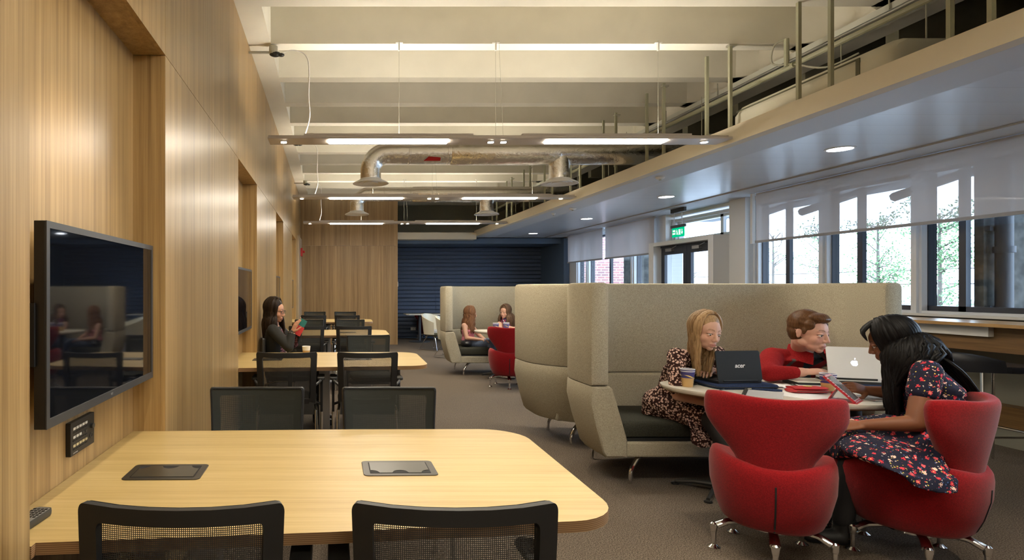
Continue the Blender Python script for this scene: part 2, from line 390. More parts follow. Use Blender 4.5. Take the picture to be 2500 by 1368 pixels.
    def build(s, name, mat, parent=None, smooth=False, bevel=0.0, loc=None, angle=35):
        me = bpy.data.meshes.new(name); me.from_pydata(s.v, [], s.f)
        bm = bmesh.new(); bm.from_mesh(me); bmesh.ops.recalc_face_normals(bm, faces=bm.faces); bm.to_mesh(me); bm.free()
        for m in (mat if isinstance(mat, (list, tuple)) else [mat]): me.materials.append(m)
        if max(s.mi, default=0) > 0: me.polygons.foreach_set('material_index', s.mi)
        if smooth:
            me.polygons.foreach_set('use_smooth', [True]*len(me.polygons)); me.set_sharp_from_angle(angle=math.radians(angle))
        o = bpy.data.objects.new(name, me); COL.objects.link(o)
        if parent is not None: o.parent = parent
        if loc is not None: o.location = loc
        if bevel:
            b = o.modifiers.new('bevel', 'BEVEL'); b.width = bevel; b.segments = 2; b.limit_method = 'ANGLE'; b.angle_limit = math.radians(40)
        return o
def tag(o, label=None, cat=None, group=None, kind=None):
    if label: o['label'] = label
    if cat: o['category'] = cat
    if group: o['group'] = group
    if kind: o['kind'] = kind
    return o
def thing(name, label, cat, loc=(0,0,0), rotz=0.0, group=None):
    o = bpy.data.objects.new(name, None); o.empty_display_size = 0.1; COL.objects.link(o)
    o.location = loc; o.rotation_euler = (0,0,rotz); return tag(o, label, cat, group)
def struct(name, mb, mat, parent=None, **kw):
    o = mb.build(name, mat, parent, **kw)
    if parent is None: o['kind'] = 'structure'
    return o
def kids(o): return [c for c in bpy.data.objects if c.parent == o]
def dup(o, parent=None, loc=None, rotz=None, label=None):
    c = o.copy(); COL.objects.link(c)
    if parent is not None: c.parent = parent
    for k in kids(o): dup(k, c)
    if loc is not None: c.location = loc
    if rotz is not None: c.rotation_euler = (0,0,rotz)
    if label: c['label'] = label
    return c
def smoothpath(pts, n=6):
    """Catmull-Rom through the points"""
    pts = [Vector(p) for p in pts]; out = []
    for i in range(len(pts)-1):
        p0 = pts[max(i-1,0)]; p1 = pts[i]; p2 = pts[i+1]; p3 = pts[min(i+2,len(pts)-1)]
        for k in range(n):
            t = k/n; out.append(0.5*((2*p1)+(p2-p0)*t+(2*p0-5*p1+4*p2-p3)*t*t+(3*p1-p0-3*p2+p3)*t**3))
    out.append(pts[-1]); return out
def rrect(w, h, r, n=5):
    out = []
    for cx, cy, a0 in ((w/2-r,h/2-r,0),(-w/2+r,h/2-r,90),(-w/2+r,-h/2+r,180),(w/2-r,-h/2+r,270)):
        for k in range(n+1):
            a = math.radians(a0+90*k/n); out.append((cx+r*math.cos(a), cy+r*math.sin(a)))
    return out
def text(name, body, size, mat, parent, loc, rot, ext=0.0006, align='CENTER', shear=0.0, bold=0.0):
    c = bpy.data.curves.new(name, 'FONT'); c.body = body; c.size = size; c.extrude = ext; c.align_x = align; c.align_y = 'CENTER'; c.shear = shear; c.offset = bold
    q = bpy.data.objects.new(name, c); COL.objects.link(q)
    dg = bpy.context.evaluated_depsgraph_get(); dg.update(); me = bpy.data.meshes.new_from_object(q.evaluated_get(dg), depsgraph=dg)
    bpy.data.objects.remove(q); me.materials.clear(); me.materials.append(mat)
    o = bpy.data.objects.new(name, me); COL.objects.link(o); o.parent = parent; o.location = loc; o.rotation_euler = rot; return o
# ================================================================== THE ROOM
XL = -0.758; XR = 6.0; ZB = 3.63; ZSLAB = 4.15
struct('floor', MB().box(-1.2, 7.0, -3.2, 17.0, -0.05, 0.0), M_CARPET)
# oak panelled left wall with four screen recesses
RZ = 2.45; REC = [(1.496+PER*k, 2.716+PER*k) for k in range(-1, 4)]
mb = MB(); g = 0.003
def panel(y0, y1, z0, z1): mb.box(XL-0.02, XL, y0+g/2, y1-g/2, z0+g/2, z1-g/2)
ys = []
prev = -3.2
for a, b in REC:
    segs = [prev, (prev+a)/2 if prev > -3 else prev, a] if prev > -3 else [prev, a]
    for s0, s1 in zip(segs[:-1], segs[1:]):
        if s1-s0 > 0.01:
            panel(s0, s1, 0.0, RZ); panel(s0, s1, RZ, ZB)
    panel(a, b, RZ, ZB)
    mb.box(-0.925, -0.905, a, b, 0, RZ+0.02)                        # recess back
    mb.box(-0.925, XL-0.0205, a-0.02, a-0.0015, 0, RZ); mb.box(-0.925, XL-0.0205, b+0.0015, b+0.02, 0, RZ)   # jambs
    mb.box(-0.925, XL-0.0205, a, b, RZ+0.0015, RZ+0.02)                    # lintel
    prev = b
panel(prev, (prev+14.7)/2, 0, RZ); panel((prev+14.7)/2, 14.7, 0, RZ); panel(prev, 14.7, RZ, ZB)
struct('wall_left', mb, M_WOODW)
struct('wall_left_core', MB().box(-1.1, -0.93, -3.2, 14.7, 0, ZSLAB), M_VOID)
b_ = MB()
for z in (0.0,):
    prev = -3.2
    for a, b in REC: b_.box(-0.93, XL-0.021, prev, a-0.021, 0, ZB); prev = b+0.021
    b_.box(-0.93, XL-0.021, prev, 14.7, 0, ZB)
    for a, b in REC: b_.box(-0.93, XL-0.021, a-0.021, b+0.021, RZ+0.021, ZB)
struct('wall_left_backing', b_, M_VOID)
# oak wall across the far end
mb = MB()
for z0, z1 in ((0, 2.45), (2.45, 3.62)):
    mb.box(-0.76, 1.652, 14.7, 14.82, z0+g, z1)
struct('wall_back_oak', mb, M_WOODB)
struct('wall_back_white_return', MB().box(XL+0.001, XL+0.035, 13.45, 14.69, 0, 2.6), M_BULKD)
# blue ribbed alcove
mb = MB()
n = 23; pitch = 2.50/n
for seam in range(3):
    x0 = (1.6, 2.935, 4.455)[seam]; x1 = (2.925, 4.445, 5.9)[seam]
    for i in range(n):
        z0 = 0.04+i*pitch
        mb.add([(x0,16.70,z0+0.010),(x1,16.70,z0+0.010),(x1,16.635,z0+0.012),(x0,16.635,z0+0.012),
                (x0,16.622,z0+0.026),(x1,16.622,z0+0.026),(x0,16.635,z0+pitch-0.010),(x1,16.635,z0+pitch-0.010),(x0,16.70,z0+pitch-0.002),(x1,16.70,z0+pitch-0.002)],
               [(0,1,2,3),(3,2,5,4),(4,5,7,6),(6,7,9,8)])
struct('wall_back_ribbed', mb, M_BLUE)
mb = MB()
mb.box(1.5, 6.2, 16.71, 16.9, 0, 2.7)
mb.box(1.66, 6.02, 15.2, 16.71, 2.55, 2.66)
mb.box(5.88, 6.02, 15.0, 16.71, 0, 2.66)
mb.box(1.66, 6.02, 15.19, 15.25, 2.54, 2.68)
struct('wall_alcove_navy', mb, M_BLUEF)
struct('wall_alcove_side', MB().box(1.5, 1.652, 14.83, 16.71, 0, 2.7), M_WOODB)
struct('beam_far_cream', MB().box(1.652, 3.62, 14.78, 15.15, 2.62, 2.79), M_BULK)
struct('ceiling_alcove', MB().box(1.652, 6.1, 15.15, 17.0, 2.70, 2.74), M_SOFF)
struct('wall_void_far', MB().box(1.5, 6.4, 16.9, 17.0, 2.7, 4.15), M_VOIDG)
struct('wall_void_left_of_far', MB().box(1.5, 1.652, 14.83, 16.9, 2.7, 4.15), M_VOIDG)
# concrete ceiling: slab, long edge beam, cross ribs
struct('ceiling', MB().box(-1.2, 6.6, -3.2, 17.0, ZSLAB, ZSLAB+0.12), M_CEIL)
struct('beam_edge_left', MB().box(-0.93, -0.552, -3.2, 14.7, ZB, ZSLAB), M_CEIL)
k = -9
for i in range(-9, 13):
    y = 5.445+0.866*i
    m_ = MB()
    t = 0.02
    m_.add([(-0.552,y,ZB),(4.47,y,ZB),(4.47,y-t,ZSLAB),(-0.552,y-t,ZSLAB),(-0.552,y+0.15,ZB),(4.47,y+0.15,ZB),(4.47,y+0.15+t,ZSLAB),(-0.552,y+0.15+t,ZSLAB)],
           [(0,1,2,3),(4,7,6,5),(0,4,5,1),(3,2,6,7),(0,3,7,4),(1,5,6,2)])
    o = struct('beam_cross', m_, M_CEIL if y < 14.6 else M_VOIDG)
    # splayed haunch where the rib meets the long right beam
    if y < 14.6:
        h = MB(); h.add([(4.30,y-0.001,ZB+0.0),(4.47,y-0.10,ZB),(4.47,y+0.25,ZB),(4.30,y+0.151,ZB),(4.30,y-0.02,ZSLAB),(4.47,y-0.12,ZSLAB),(4.47,y+0.27,ZSLAB),(4.30,y+0.17,ZSLAB)],
              [(0,1,2,3),(4,7,6,5),(0,4,5,1),(1,5,6,2),(2,6,7,3),(3,7,4,0)])
        struct('beam_haunch', h, M_CEIL, o)
struct('beam_edge_right', MB().box(4.47, 4.80, -3.2, 16.9, ZB-0.06, ZSLAB), M_CEIL)
# service void over the lowered ceiling
struct('wall_void_right', MB().box(6.02, 6.15, -3.2, 17.0, 2.74, 4.15), M_VOID)
mb = MB()
for i in range(20): mb.box(4.8, 6.02, -2.9+i*0.99, -2.9+i*0.99+0.12, 3.45, 4.15)
struct('beam_void', mb, M_VOID)
# lowered ceiling along the windows
XS = 3.62; ZS = 2.70
struct('trim_bulkhead', MB().box(XS, XS+0.10, -3.2, 15.0, ZS, 2.85), M_BULK)
struct('ceiling_border', MB().box(XS+0.101, 4.10, -3.2, 15.15, ZS, ZS+0.04), M_SOFF)
struct('ceiling_planks', MB().box(4.105, 5.45, -3.2, 15.15, ZS+0.004, ZS+0.04), M_PLANK)
struct('ceiling_edge', MB().box(5.455, 6.0, -3.2, 15.15, ZS-0.012, ZS+0.04), M_SOFF)
# right wall
struct('wall_right_sill', MB().box(XR, 6.2, -3.2, 8.46, 0.0, 1.11), M_GREYW)
struct('wall_right_sill_far', MB().box(XR, 6.2, 10.6, 15.2, 0.0, 0.62), M_WHITE)
struct('wall_right_head', MB().box(XR, 6.2, -3.2, 15.2, 2.64, 2.76), M_WHITE)
struct('wall_right_near', MB().box(XR, 6.2, -3.2, 1.5, 1.11, 2.64), M_WHITE)
struct('column_near_door', MB().box(5.90, 6.2, 8.46, 8.80, 0.0, ZS-0.013), M_WHITE)
struct('column_far_door', MB().box(5.90, 6.2, 10.47, 10.86, 0.0, ZS-0.013), M_WHITE)
struct('wall_right_end', MB().box(6.03, 6.2, 14.55, 17.0, 0.0, 2.72), M_WHITE)
struct('wall_behind', MB().box(-1.1, 6.2, -3.3, -3.2, 0, ZSLAB), M_WHITE)
struct('trim_1', MB().box(5.86, 5.999, -3.2, 8.45, 0.18, 0.36), M_WOODD)
struct('trim_2', MB().box(5.90, 5.999, -3.2, 8.45, 0.0, 0.179), M_GREYW)
# near windows: white posts, dark outer sashes
def window(i, y0, y1, z0, z1, dark=None, x=6.03, sash=None):
    w_ = bpy.data.objects.new('window_%d' % i, None); COL.objects.link(w_); w_['kind'] = 'structure'
    f = MB(); t = 0.045
    f.box(x, x+0.12, y0, y0+t, z0, z1); f.box(x, x+0.12, y1-t, y1, z0, z1); f.box(x, x+0.12, y0+t, y1-t, z0, z0+0.05); f.box(x, x+0.12, y0+t, y1-t, z1-0.05, z1)
    f.box(x-0.03, x+0.001, y0-0.012, y0+0.02, z0, z1); f.box(x-0.03, x+0.001, y1-0.02, y1+0.012, z0, z1)
    f.build('window_frame', M_WFRAME, w_, bevel=0.004)
    d = MB(); u0, u1 = y0+t, y1-t
    d.box(x+0.06, x+0.15, u0, u0+0.010, z0+0.05, z1-0.05); d.box(x+0.06, x+0.15, u1-0.010, u1, z0+0.05, z1-0.05)
    d.box(x+0.06, x+0.15, u0, u1, z0+0.05, z0+0.10); d.box(x+0.06, x+0.15, u0, u1, z1-0.09, z1-0.05)
    if dark: d.box(x+0.06, x+0.11, dark-0.034, dark+0.034, z0+0.05, z1-0.05)
    d.build('sash', sash or M_DFRAME, w_)
    MB().box(x+0.09, x+0.094, u0+0.02, u1-0.02, z0+0.09, z1-0.08).build('pane', M_GLASS, w_)
    return w_
wy = [1.5, 2.65, 3.80, 4.95, 6.12, 7.28, 8.44]
dk = {2: 3.25, 3: 4.40, 4: 5.73, 5: 6.84, 6: 7.92}
for i in range(6): window(i+1, wy[i]+0.01, wy[i+1]-0.01, 1.11, 2.64, dk.get(i+1, (wy[i]+wy[i+1])/2))
struct('trim_3', MB().box(5.93, 6.03, 1.5, 8.45, 1.111, 1.135), M_WHITE)
# far windows beyond the door
for i, (a, b, d) in enumerate(((10.87, 11.86, 11.25), (11.88, 13.95, 12.95), (13.97, 14.54, None))):
    window(7+i, a, b, 0.62, 2.64, d)
# window over the door
window(10, 8.82, 10.45, 2.16, 2.60, 9.25, sash=M_WFRAME)
# white door portal with two glazed leaves
mb = MB(); PX = 5.664
mb.box(PX, 5.999, 8.802, 8.927, 0, 2.19); mb.box(PX, 5.999, 10.435, 10.468, 0, 2.19); mb.box(PX, 5.899, 10.468, 10.59, 0, 2.19); mb.box(PX, 5.999, 8.927, 10.435, 2.124, 2.19)
struct('trim_4', mb, M_WHITE, bevel=0.003)
def door(i, y0, y1, handle_side):
    d_ = bpy.data.objects.new('door_%d' % i, None); COL.objects.link(d_); d_['kind'] = 'structure'; x = 5.80
    f = MB(); t = 0.10
    f.box(x, x+0.05, y0, y0+t, 0.005, 2.09); f.box(x, x+0.05, y1-t, y1, 0.005, 2.09); f.box(x, x+0.05, y0+t, y1-t, 0.005, 0.20); f.box(x, x+0.05, y0+t, y1-t, 1.97, 2.09)
    f.build('door_frame', M_DFRAME, d_, bevel=0.002)
    MB().box(x+0.02, x+0.026, y0+t, y1-t, 0.20, 1.97).build('pane', M_GLASS, d_)
    h = y0+0.05 if handle_side < 0 else y1-0.05
    MB().box(x-0.006, x, h-0.035, h+0.035, 0.9, 1.45).build('push_plate', M_BRASS, d_)
    MB().tube([(x,h,1.0),(x-0.05,h,1.0),(x-0.05,h,1.4),(x,h,1.4)], 0.011).build('door_handle', M_PIPE, d_, smooth=True)
    c = MB(); c.box(x-0.05, x, (y0+y1)/2-0.02, (y0+y1)/2+0.16, 2.02, 2.07); c.tube([(x-0.04,(y0+y1)/2,2.06),(x-0.06,(y0+y1)/2-0.18,2.10)], 0.006)
    c.build('door_closer', M_STEEL, d_)
door(1, 8.935, 9.675, 1); door(2, 9.685, 10.427, -1)
struct('trim_5', MB().box(5.79, 5.86, 8.928, 10.434, 2.092, 2.123), M_DFRAME)
# roller blinds
def blind(name, label, y0, y1, m, folds=False):
    t = thing(name, label, 'roller blind', (0,0,0), group='roller blinds on the window wall')
    mb = MB(); N = 30
    R = []
    for k in range(N+1):
        y = y0+(y1-y0)*k/N; dx = 0.004*math.sin(k*1.3)
        R.append([(5.78+dx*0, y, ZS-0.02),(5.78+dx, y, 2.35),(5.78+dx*1.5, y, 2.035)])
    mb.rings(R, cap=False, closed=False); mb.build('blind_cloth', m, t, smooth=True)
    MB().box(5.768, 5.792, y0, y1, 2.005, 2.036).build('bottom_bar', M_SOFFG, t)
    MB().tube([(5.80,y0,ZS-0.035),(5.80,y1,ZS-0.035)], 0.018).build('roller_tube', M_WFRAME, t, smooth=True)
    return t
M_SOFFG = principled('grey_blind_bar', (0.30,0.30,0.31), 0.5)
blind('roller_blind', 'long grey see-through roller blind half down over the near windows above the counter', 1.6, 8.08, M_BLIND)
blind('roller_blind', 'pale roller blind half down between the double door and the brick view', 10.62, 12.52, M_BLINDF)
blind('roller_blind', 'pale roller blind half down next to the navy alcove', 12.64, 14.5, M_BLINDF)
ch = MB().box(5.76, 5.80, 8.12, 8.16, 2.0, ZS-0.015); tag(ch.build('blind_guide', M_WHITE), 'slim white vertical guide rail at the door end of the long grey blind', 'guide rail')
# oak worktop and what is under it
t = thing('window_counter', 'long high oak counter top running under the near windows', 'counter', (0,0,0))
MB().box(5.30, 5.88, 1.2, 6.9, 1.072, 1.10).build('worktop', M_WOODC, t, bevel=0.002)
MB().box(5.45, 5.48, 1.2, 6.9, 0.86, 1.071).build('apron', M_WOODD, t)
MB().box(5.48, 5.88, 6.86, 6.89, 0.0, 1.071).build('end_panel', M_WOODD, t)
MB().box(5.48, 5.88, 1.21, 1.24, 0.0, 1.071).build('end_panel', M_WOODD, t)
tag(MB().box(5.40, 5.449, 4.88, 6.5, 0.985, 1.068).build('trunking_box', M_WPLAST, bevel=0.003), 'white cable trunking box fixed under the front of the oak window counter', 'trunking')

# ------------------------------------------------------------------ outside
struct('ground_outside', MB().box(6.2, 40, -20, 60, -0.3, -0.05), M_PAVE)
struct('wall_outside_brick', MB().box(6.3, 9.9, 18.2, 18.6, -0.05, 4.2), M_BRICK)
struct('column_outside', MB().box(6.9, 7.5, 13.6, 14.0, -0.05, 3.2), M_CONC)
struct('wall_outside_concrete', MB().box(6.22, 8.6, 5.66, 5.745, -0.05, 2.9), M_CONC)
mb = MB(); mb.box(6.2, 8.5, -2, 13.2, 2.87, 3.05)
struct('roof_outside_canopy', mb, M_CANOPY)
for i, y in enumerate((6.6, 7.9, 9.2)):
    struct('beam_canopy_bracket', MB().tube([(6.25,y,2.4),(7.6,y,2.86)], 0.05, n=6), M_CANOPY)
t = thing('downpipe', 'dark rainwater downpipe on the concrete fin outside the near window', 'downpipe', (6.32,5.575,0))
MB().tube([(0,0,-0.04),(0,0,2.86)], 0.062, n=14).build('pipe', M_DPIPE, t, smooth=True)
for z in (1.05, 1.75, 2.35): MB().lathe([(0.076,z-0.03),(0.076,z+0.03)], n=14).build('pipe_collar', M_DPIPE, t, smooth=True)
for z in (1.2, 1.95): MB().box(-0.10, 0.10, 0.03, 0.078, z-0.02, z+0.02).build('bracket', M_DPIPE, t)
t = thing('garden_fence', 'pale low garden fence beyond the trained trees outside', 'fence', (14.5,0,-0.05))
MB().box(0, 0.08, 4, 26, 0, 1.15).build('fence_board', M_OUTW, t)
for k in range(12): MB().box(-0.05, 0.0, 4.4+k*1.9, 4.5+k*1.9, 0, 1.9).build('post', M_OUTW, t)
for z in (1.55, 1.9): MB().tube([(-0.02,4,z),(-0.02,26,z)], 0.016, n=5).build('rail', M_BARK, t)
t = thing('white_outbuilding', 'white garden building with a pale door seen through the near window', 'building', (17.0,27.5,-0.05))
MB().box(0, 5, 0, 3.0, 0, 3.0).build('wall', M_OUTW, t); MB().box(0.9, 2.3, -0.06, 0.0, 0, 2.2).build('door', M_CUPW, t); MB().box(-0.2, 5.2, -0.2, 3.2, 3.0, 3.15).build('roof', M_WFRAME, t)
MB().box(0.8, 2.4, -0.09, -0.06, 2.2, 2.3).build('lintel', M_CANOPY, t)
random.seed(5)
treelab = ['leafy trained tree outside nearest the concrete fin', 'leafy trained tree outside, second from the concrete fin', 'half bare trained tree outside in the middle pane',
           'bare thin trained tree outside beside the middle dark sash', 'bare thin trained tree outside, second from the white outbuilding', 'bare thin trained tree outside next to the white outbuilding']
for i, (X, Y) in enumerate(((12.6,12.3),(12.8,13.9),(13.0,15.8),(13.1,17.6),(13.2,19.6),(13.3,21.8))):
    t = thing('trained_tree', treelab[i], 'tree', (X,Y,-0.05), group='trained trees outside the near windows')
    mb = MB(); lf = MB()
    mb.tube(smoothpath([(0,0,0),(0.05,0.05,0.8),(-0.03,-0.04,1.6),(0.02,0.02,2.4),(0,0,3.0)], 4), [0.05-0.0018*k for k in range(17)], n=6)
    for b in range(26):
        z = 0.7+2.2*random.random(); s_ = random.choice((-1,1)); L = 0.35+0.38*random.random()
        pts = smoothpath([(0,0,z),(random.uniform(-.15,.15),s_*L*0.5,z+random.uniform(0.05,0.3)),(random.uniform(-.2,.2),s_*L,z+random.uniform(0.1,0.55))], 3)
        mb.tube(pts, [0.014-0.0016*k for k in range(len(pts))], n=4)
        nl = (90, 70, 30, 4, 3, 3)[i]
        for q_ in range(nl):
            c = pts[random.randrange(1, len(pts))]+Vector((random.gauss(0,.06),random.gauss(0,.09),random.gauss(0,.09)))
            u = Vector((random.gauss(0,1),random.gauss(0,1),random.gauss(0,1))).normalized()*0.028; v = u.cross(Vector((random.gauss(0,1),random.gauss(0,1),1))).normalized()*0.02
            lf.add([c-u,c+v,c+u,c-v], [(0,1,2,3)])
    mb.build('trunk', M_BARK, t); tag(lf.build('foliage', M_LEAF, t), kind='stuff')
# ================================================================== LIGHTS HANGING FROM THE CEILING
def make_fixture():
    t = thing('linear_light', 'x', 'light fixture', (0,0,0))
    L0, L1 = -0.565, 3.585
    MB().box(L0, L1, -0.115, 0.115, 0.0, 0.018).build('light_housing', M_STEELP, t, bevel=0.003)
    MB().box(L0, L1, -0.055, 0.055, 0.0185, 0.045).build('gear_tray', M_STEELP, t)
    for a, b in ((-0.02, 1.06), (1.955, 3.03)):
        MB().box(a, b, -0.075, 0.045, -0.010, -0.0005).build('lamp_diffuser', M_TUBE, t, bevel=0.003)
        MB().box(a-0.2, b+0.2, -0.035, 0.035, 0.0455, 0.0465).build('uplight', M_UP, t)
        mb = MB(); mb.box(a-0.22, b+0.22, -0.055, -0.050, 0.0455, 0.062); mb.box(a-0.22, b+0.22, 0.050, 0.055, 0.0455, 0.062); mb.box(a-0.225, a-0.22, -0.055, 0.055, 0.0455, 0.062); mb.box(b+0.22, b+0.225, -0.055, 0.055, 0.0455, 0.062); mb.build('uplight_rim', M_STEELP, t)
    for x in (-0.43, 1.455, 1.57, 3.40):
        MB().lathe([(0.036,-0.006),(0.036,0.0),(0.028,0.0)], (x,0.0,0), n=18).build('spot_rim', M_CHROME, t, smooth=True)
        MB().lathe([(0.026,-0.009),(0.001,-0.0095)], (x,0.0,0), n=16).build('spot_lens', M_LED, t)
        MB().lathe([(0.03,0.019),(0.035,0.05),(0.0,0.051)], (x,0.0,0), n=12).build('spot_heatsink', M_BLACK, t)
    for x in (0.62, 1.50, 2.98):
        mb = MB(); mb.tube([(x,0,0.018),(x,0,0.92)], 0.0016, n=4)
        if x == 1.50: mb.tube([(x+0.07,0,0.018),(x+0.03,0,0.92)], 0.0016, n=4)
        mb.build('suspension_wire', M_GALV, t)
        mb = MB(); mb.box(x-0.006, x+0.006, -0.012, 0.012, 0.83, 0.903); mb.box(x-0.03, x+0.035, -0.012, 0.012, 0.90, 0.903)
        mb.build('ceiling_bracket', M_WPLAST, t)
    return t
M_STEELP = principled('satin_light_housing', (0.52,0.47,0.43), 0.45, 0.1)
FX = make_fixture(); fl = ['linear light fixture with two glowing lamps hanging over the nearest oak table', 'linear light fixture hanging over the second oak table, between the two foil ducts',
      'farthest linear light fixture in view, hanging before the oak end wall', 'linear light fixture over the viewer, out of frame', 'linear light fixture at the rear of the room, out of frame', 'linear light fixture close to the oak end wall']
pos = [5.41, 8.79, 12.17, 2.05, -1.31]
for i, y in enumerate(pos):
    o = FX if i == 0 else dup(FX)
    o.location = (0, y, 2.722); o['label'] = fl[i]; o['group'] = 'linear lights hung across the study bay'
    for x in (-0.43, 1.51, 3.40):
        ld = bpy.data.lights.new('spot_lamp', 'SPOT'); ld.energy = SPOT_W; ld.color = WARM; ld.spot_size = math.radians(80); ld.spot_blend = 0.6; ld.shadow_soft_size = 0.03
        lo = bpy.data.objects.new('spot_lamp', ld); COL.objects.link(lo); lo.location = (x, y, 2.705)
# flex and connector of each fixture
for i, y in enumerate(pos[:3]):
    t = thing('power_flex', ['white flex dropping from a black connector to the nearest linear light', 'white flex dropping from the connector to the second linear light', 'white flex dropping from the ceiling to the farthest linear light'][i], 'cable', (0,y,0), group='light flexes')
    MB().tube(smoothpath([(-0.47,0.03,3.53),(-0.36,0.0,3.555),(-0.24,0.0,3.52),(-0.20,0,3.40),(-0.205,0,3.15),(-0.195,0,2.95),(-0.24,0,2.775)], 5), 0.006, n=6).build('flex', M_WPLAST, t, smooth=True)
    m_ = MB(); m_.tube([(-0.757,0.06,3.56),(-0.56,0.06,3.56)], 0.013, n=8); m_.build('conduit', M_GALV, t, smooth=True)
    m_ = MB(); m_.lathe([(0.035,3.54),(0.04,3.56),(0.04,3.61),(0,3.61)], (-0.53,0.05,0), n=14); m_.build('junction_box', M_GALV, t)
    m_ = MB(); m_.ball((-0.51,0.04,3.535), (0.055,0.03,0.025), 10, 8); m_.ball((-0.455,0.03,3.525), (0.03,0.022,0.018), 10, 8); m_.build('connector', M_BLACK, t)
# ------------------------------------------------------------------ foil ducts
def duct(y, zc, lab, step):
    t = thing('foil_duct', lab, 'air duct', (0,y,0), group='foil wrapped air ducts')
    r = 0.125
    if not step:
        pts = [(0.485,0,2.72),(0.485,0,2.82)]
        for k in range(7):
            a = PI/2*k/6; pts.append((0.485+0.20*(1-math.cos(a)), 0, zc-0.20+0.20*math.sin(a)))
    else:
        pts = [(0.466,0,2.765),(0.466,0,2.92),(0.49,0,zc-0.09),(0.62,0,zc)]
    pts += [(1.2,0,zc),(2.0,0,zc),(3.2,0,zc),(4.40 if not step else 4.72,0,zc)]
    mb = MB(); mb.tube(pts, r, n=28, side=(0,1,0)); mb.build('foil_tube', M_FOIL, t, smooth=True, angle=50)
    for x in (0.95, 1.42, 2.12, 3.35):
        MB().lathe([(r-0.001,x-0.012),(r+0.005,x-0.008),(r+0.005,x+0.008),(r-0.001,x+0.012)], (0,0,zc), n=28, axis='x', cap=False).build('joint_band', M_FOIL, t, smooth=True)
    MB().lathe([(0.12,1.45),(r+0.012,1.47),(r+0.012,4.37),(0.12,4.39)], (0,0,zc), n=28, axis='x', cap=False).build('thicker_wrap', M_FOIL, t, smooth=True, angle=60)
    MB().tube([(2.79,0,zc),(2.79,0,2.72 if not step else 2.765)], 0.125, n=24).build('drop_tube', M_FOIL, t, smooth=True, angle=50)
    if not step:
        pt = MB(); pts = []
        for a in (-0.55, -0.2): pts.append(a)
        pt.add([(1.18,-0.131*math.cos(.5),zc-0.131*math.sin(.5)),(1.32,-0.131*math.cos(.6),zc-0.131*math.sin(.6)),(1.32,-0.131*math.cos(.95),zc-0.131*math.sin(.95)),(1.12,-0.131*math.cos(.95),zc-0.131*math.sin(.95))], [(0,1,2,3)])
        pt.build('red_label', M_ALARM, t)
    for x, z in ((0.485 if not step else 0.466, 0), (2.79, 0)):
        z0 = 2.665 if not step else 2.715
        d = MB(); d.lathe([(0.128,z0+0.06),(0.132,z0+0.05),(0.210,z0+0.012),(0.219,z0),(0.205,z0-0.002),(0.15,z0+0.012),(0.148,z0+0.004),(0.09,z0+0.016),(0.088,z0+0.006),(0.035,z0+0.014),(0.001,z0+0.010)], (x,0,0), n=40, cap=False)
        d.build('air_diffuser', M_WPLAST, t, smooth=True, angle=50)
duct(7.25, 3.035, 'nearer silver foil air duct with two round white diffusers under the ribs', False)
duct(10.65, 3.08, 'farther silver foil air duct with two round white diffusers and a mitred elbow', True)
# ------------------------------------------------------------------ services above the lowered ceiling
tag(MB().tube([(4.02,1.5,3.33),(4.02,5.2,3.33)] , 0.022).build('conduit_pipe', M_OLIVE, smooth=True), 'short run of olive pipe behind the hanger posts at the near end', 'pipe')
t = thing('olive_pipe', 'long olive painted pipe running above the cream bulkhead towards the far end', 'pipe', (3.98,0,3.31))
MB().tube([(0,5.1,0),(0,14.5,0)], 0.024, n=10).build('pipe_run', M_OLIVE, t, smooth=True)
MB().tube([(-0.03,5.15,0.0),(-0.03,5.15,0.24)], 0.02, n=8).build('pipe_riser', M_OLIVE, t, smooth=True)
MB().tube(smoothpath([(-0.03,5.15,0.24),(-0.10,5.2,0.2),(-0.10,5.22,0.05),(0,5.1,0.0),(0.1,4.9,-0.1),(0.2,4.7,-0.06)], 5), 0.008, n=6).build('flex_loop', M_GALV, t, smooth=True)
t = thing('cable_tray', 'grey perforated cable tray along the right ceiling beam', 'cable tray', (0,0,0))
mb = MB(); mb.box(4.24, 4.46, -2, 14.5, 3.50, 3.506); mb.box(4.24, 4.246, -2, 14.5, 3.506, 3.55); mb.box(4.454, 4.46, -2, 14.5, 3.506, 3.55); mb.build('tray', M_VOIDG, t)
MB().tube([(4.22,-2,3.47),(4.22,14.4,3.47)], 0.012, n=6).build('conduit', M_STEEL, t, smooth=True)
MB().box(4.0, 4.3, 3.55, 3.85, 3.46, 3.62).build('junction_box', M_GALV, t)
for i in range(14): MB().tube([(4.23,0.5+i*1.0,3.5),(4.23,0.5+i*1.0,3.63)], 0.006, n=5).build('tray_hanger', M_GALV, t)
HP = None; lab_h = 'thin square hanger post rising from the cream bulkhead to the ribs'
for i, (ya, yb) in enumerate(((2.3,2.5),(3.30,3.52),(4.36,4.66),(5.46,5.80),(6.55,6.90),(7.65,8.0),(8.75,9.1),(9.85,10.2),(10.95,11.3),(12.05,12.4),(13.15,13.5))):
    t = thing('hanger_post', 'pair of steel hangers on the bulkhead, %s' % ('out of frame beside the viewer','nearest the upper right picture edge','by the near end of the air unit','by the far end of the air unit','behind the nearest linear light','before the nearer foil duct',
              'just past the nearer foil duct','before the farther foil duct','just past the farther foil duct','last but one towards the oak end wall','nearest the oak end wall')[i], 'hanger', (XS+0.05,0,0), group='bulkhead hangers')
    for y in (ya, yb):
        MB().box(-0.013, 0.013, y-0.013, y+0.013, 2.85, ZB+0.02).build('post', M_OLIVE, t)
    MB().box(-0.02, 0.05, ya-0.02, ya+0.03, ZB-0.02, ZB-0.002).build('fixing_plate', M_GALV, t)
    if i not in (2, 3): MB().tube([(0.42,ya,2.9),(0.42,ya,3.5)], 0.005, n=5).build('threaded_rod', M_GALV, t)
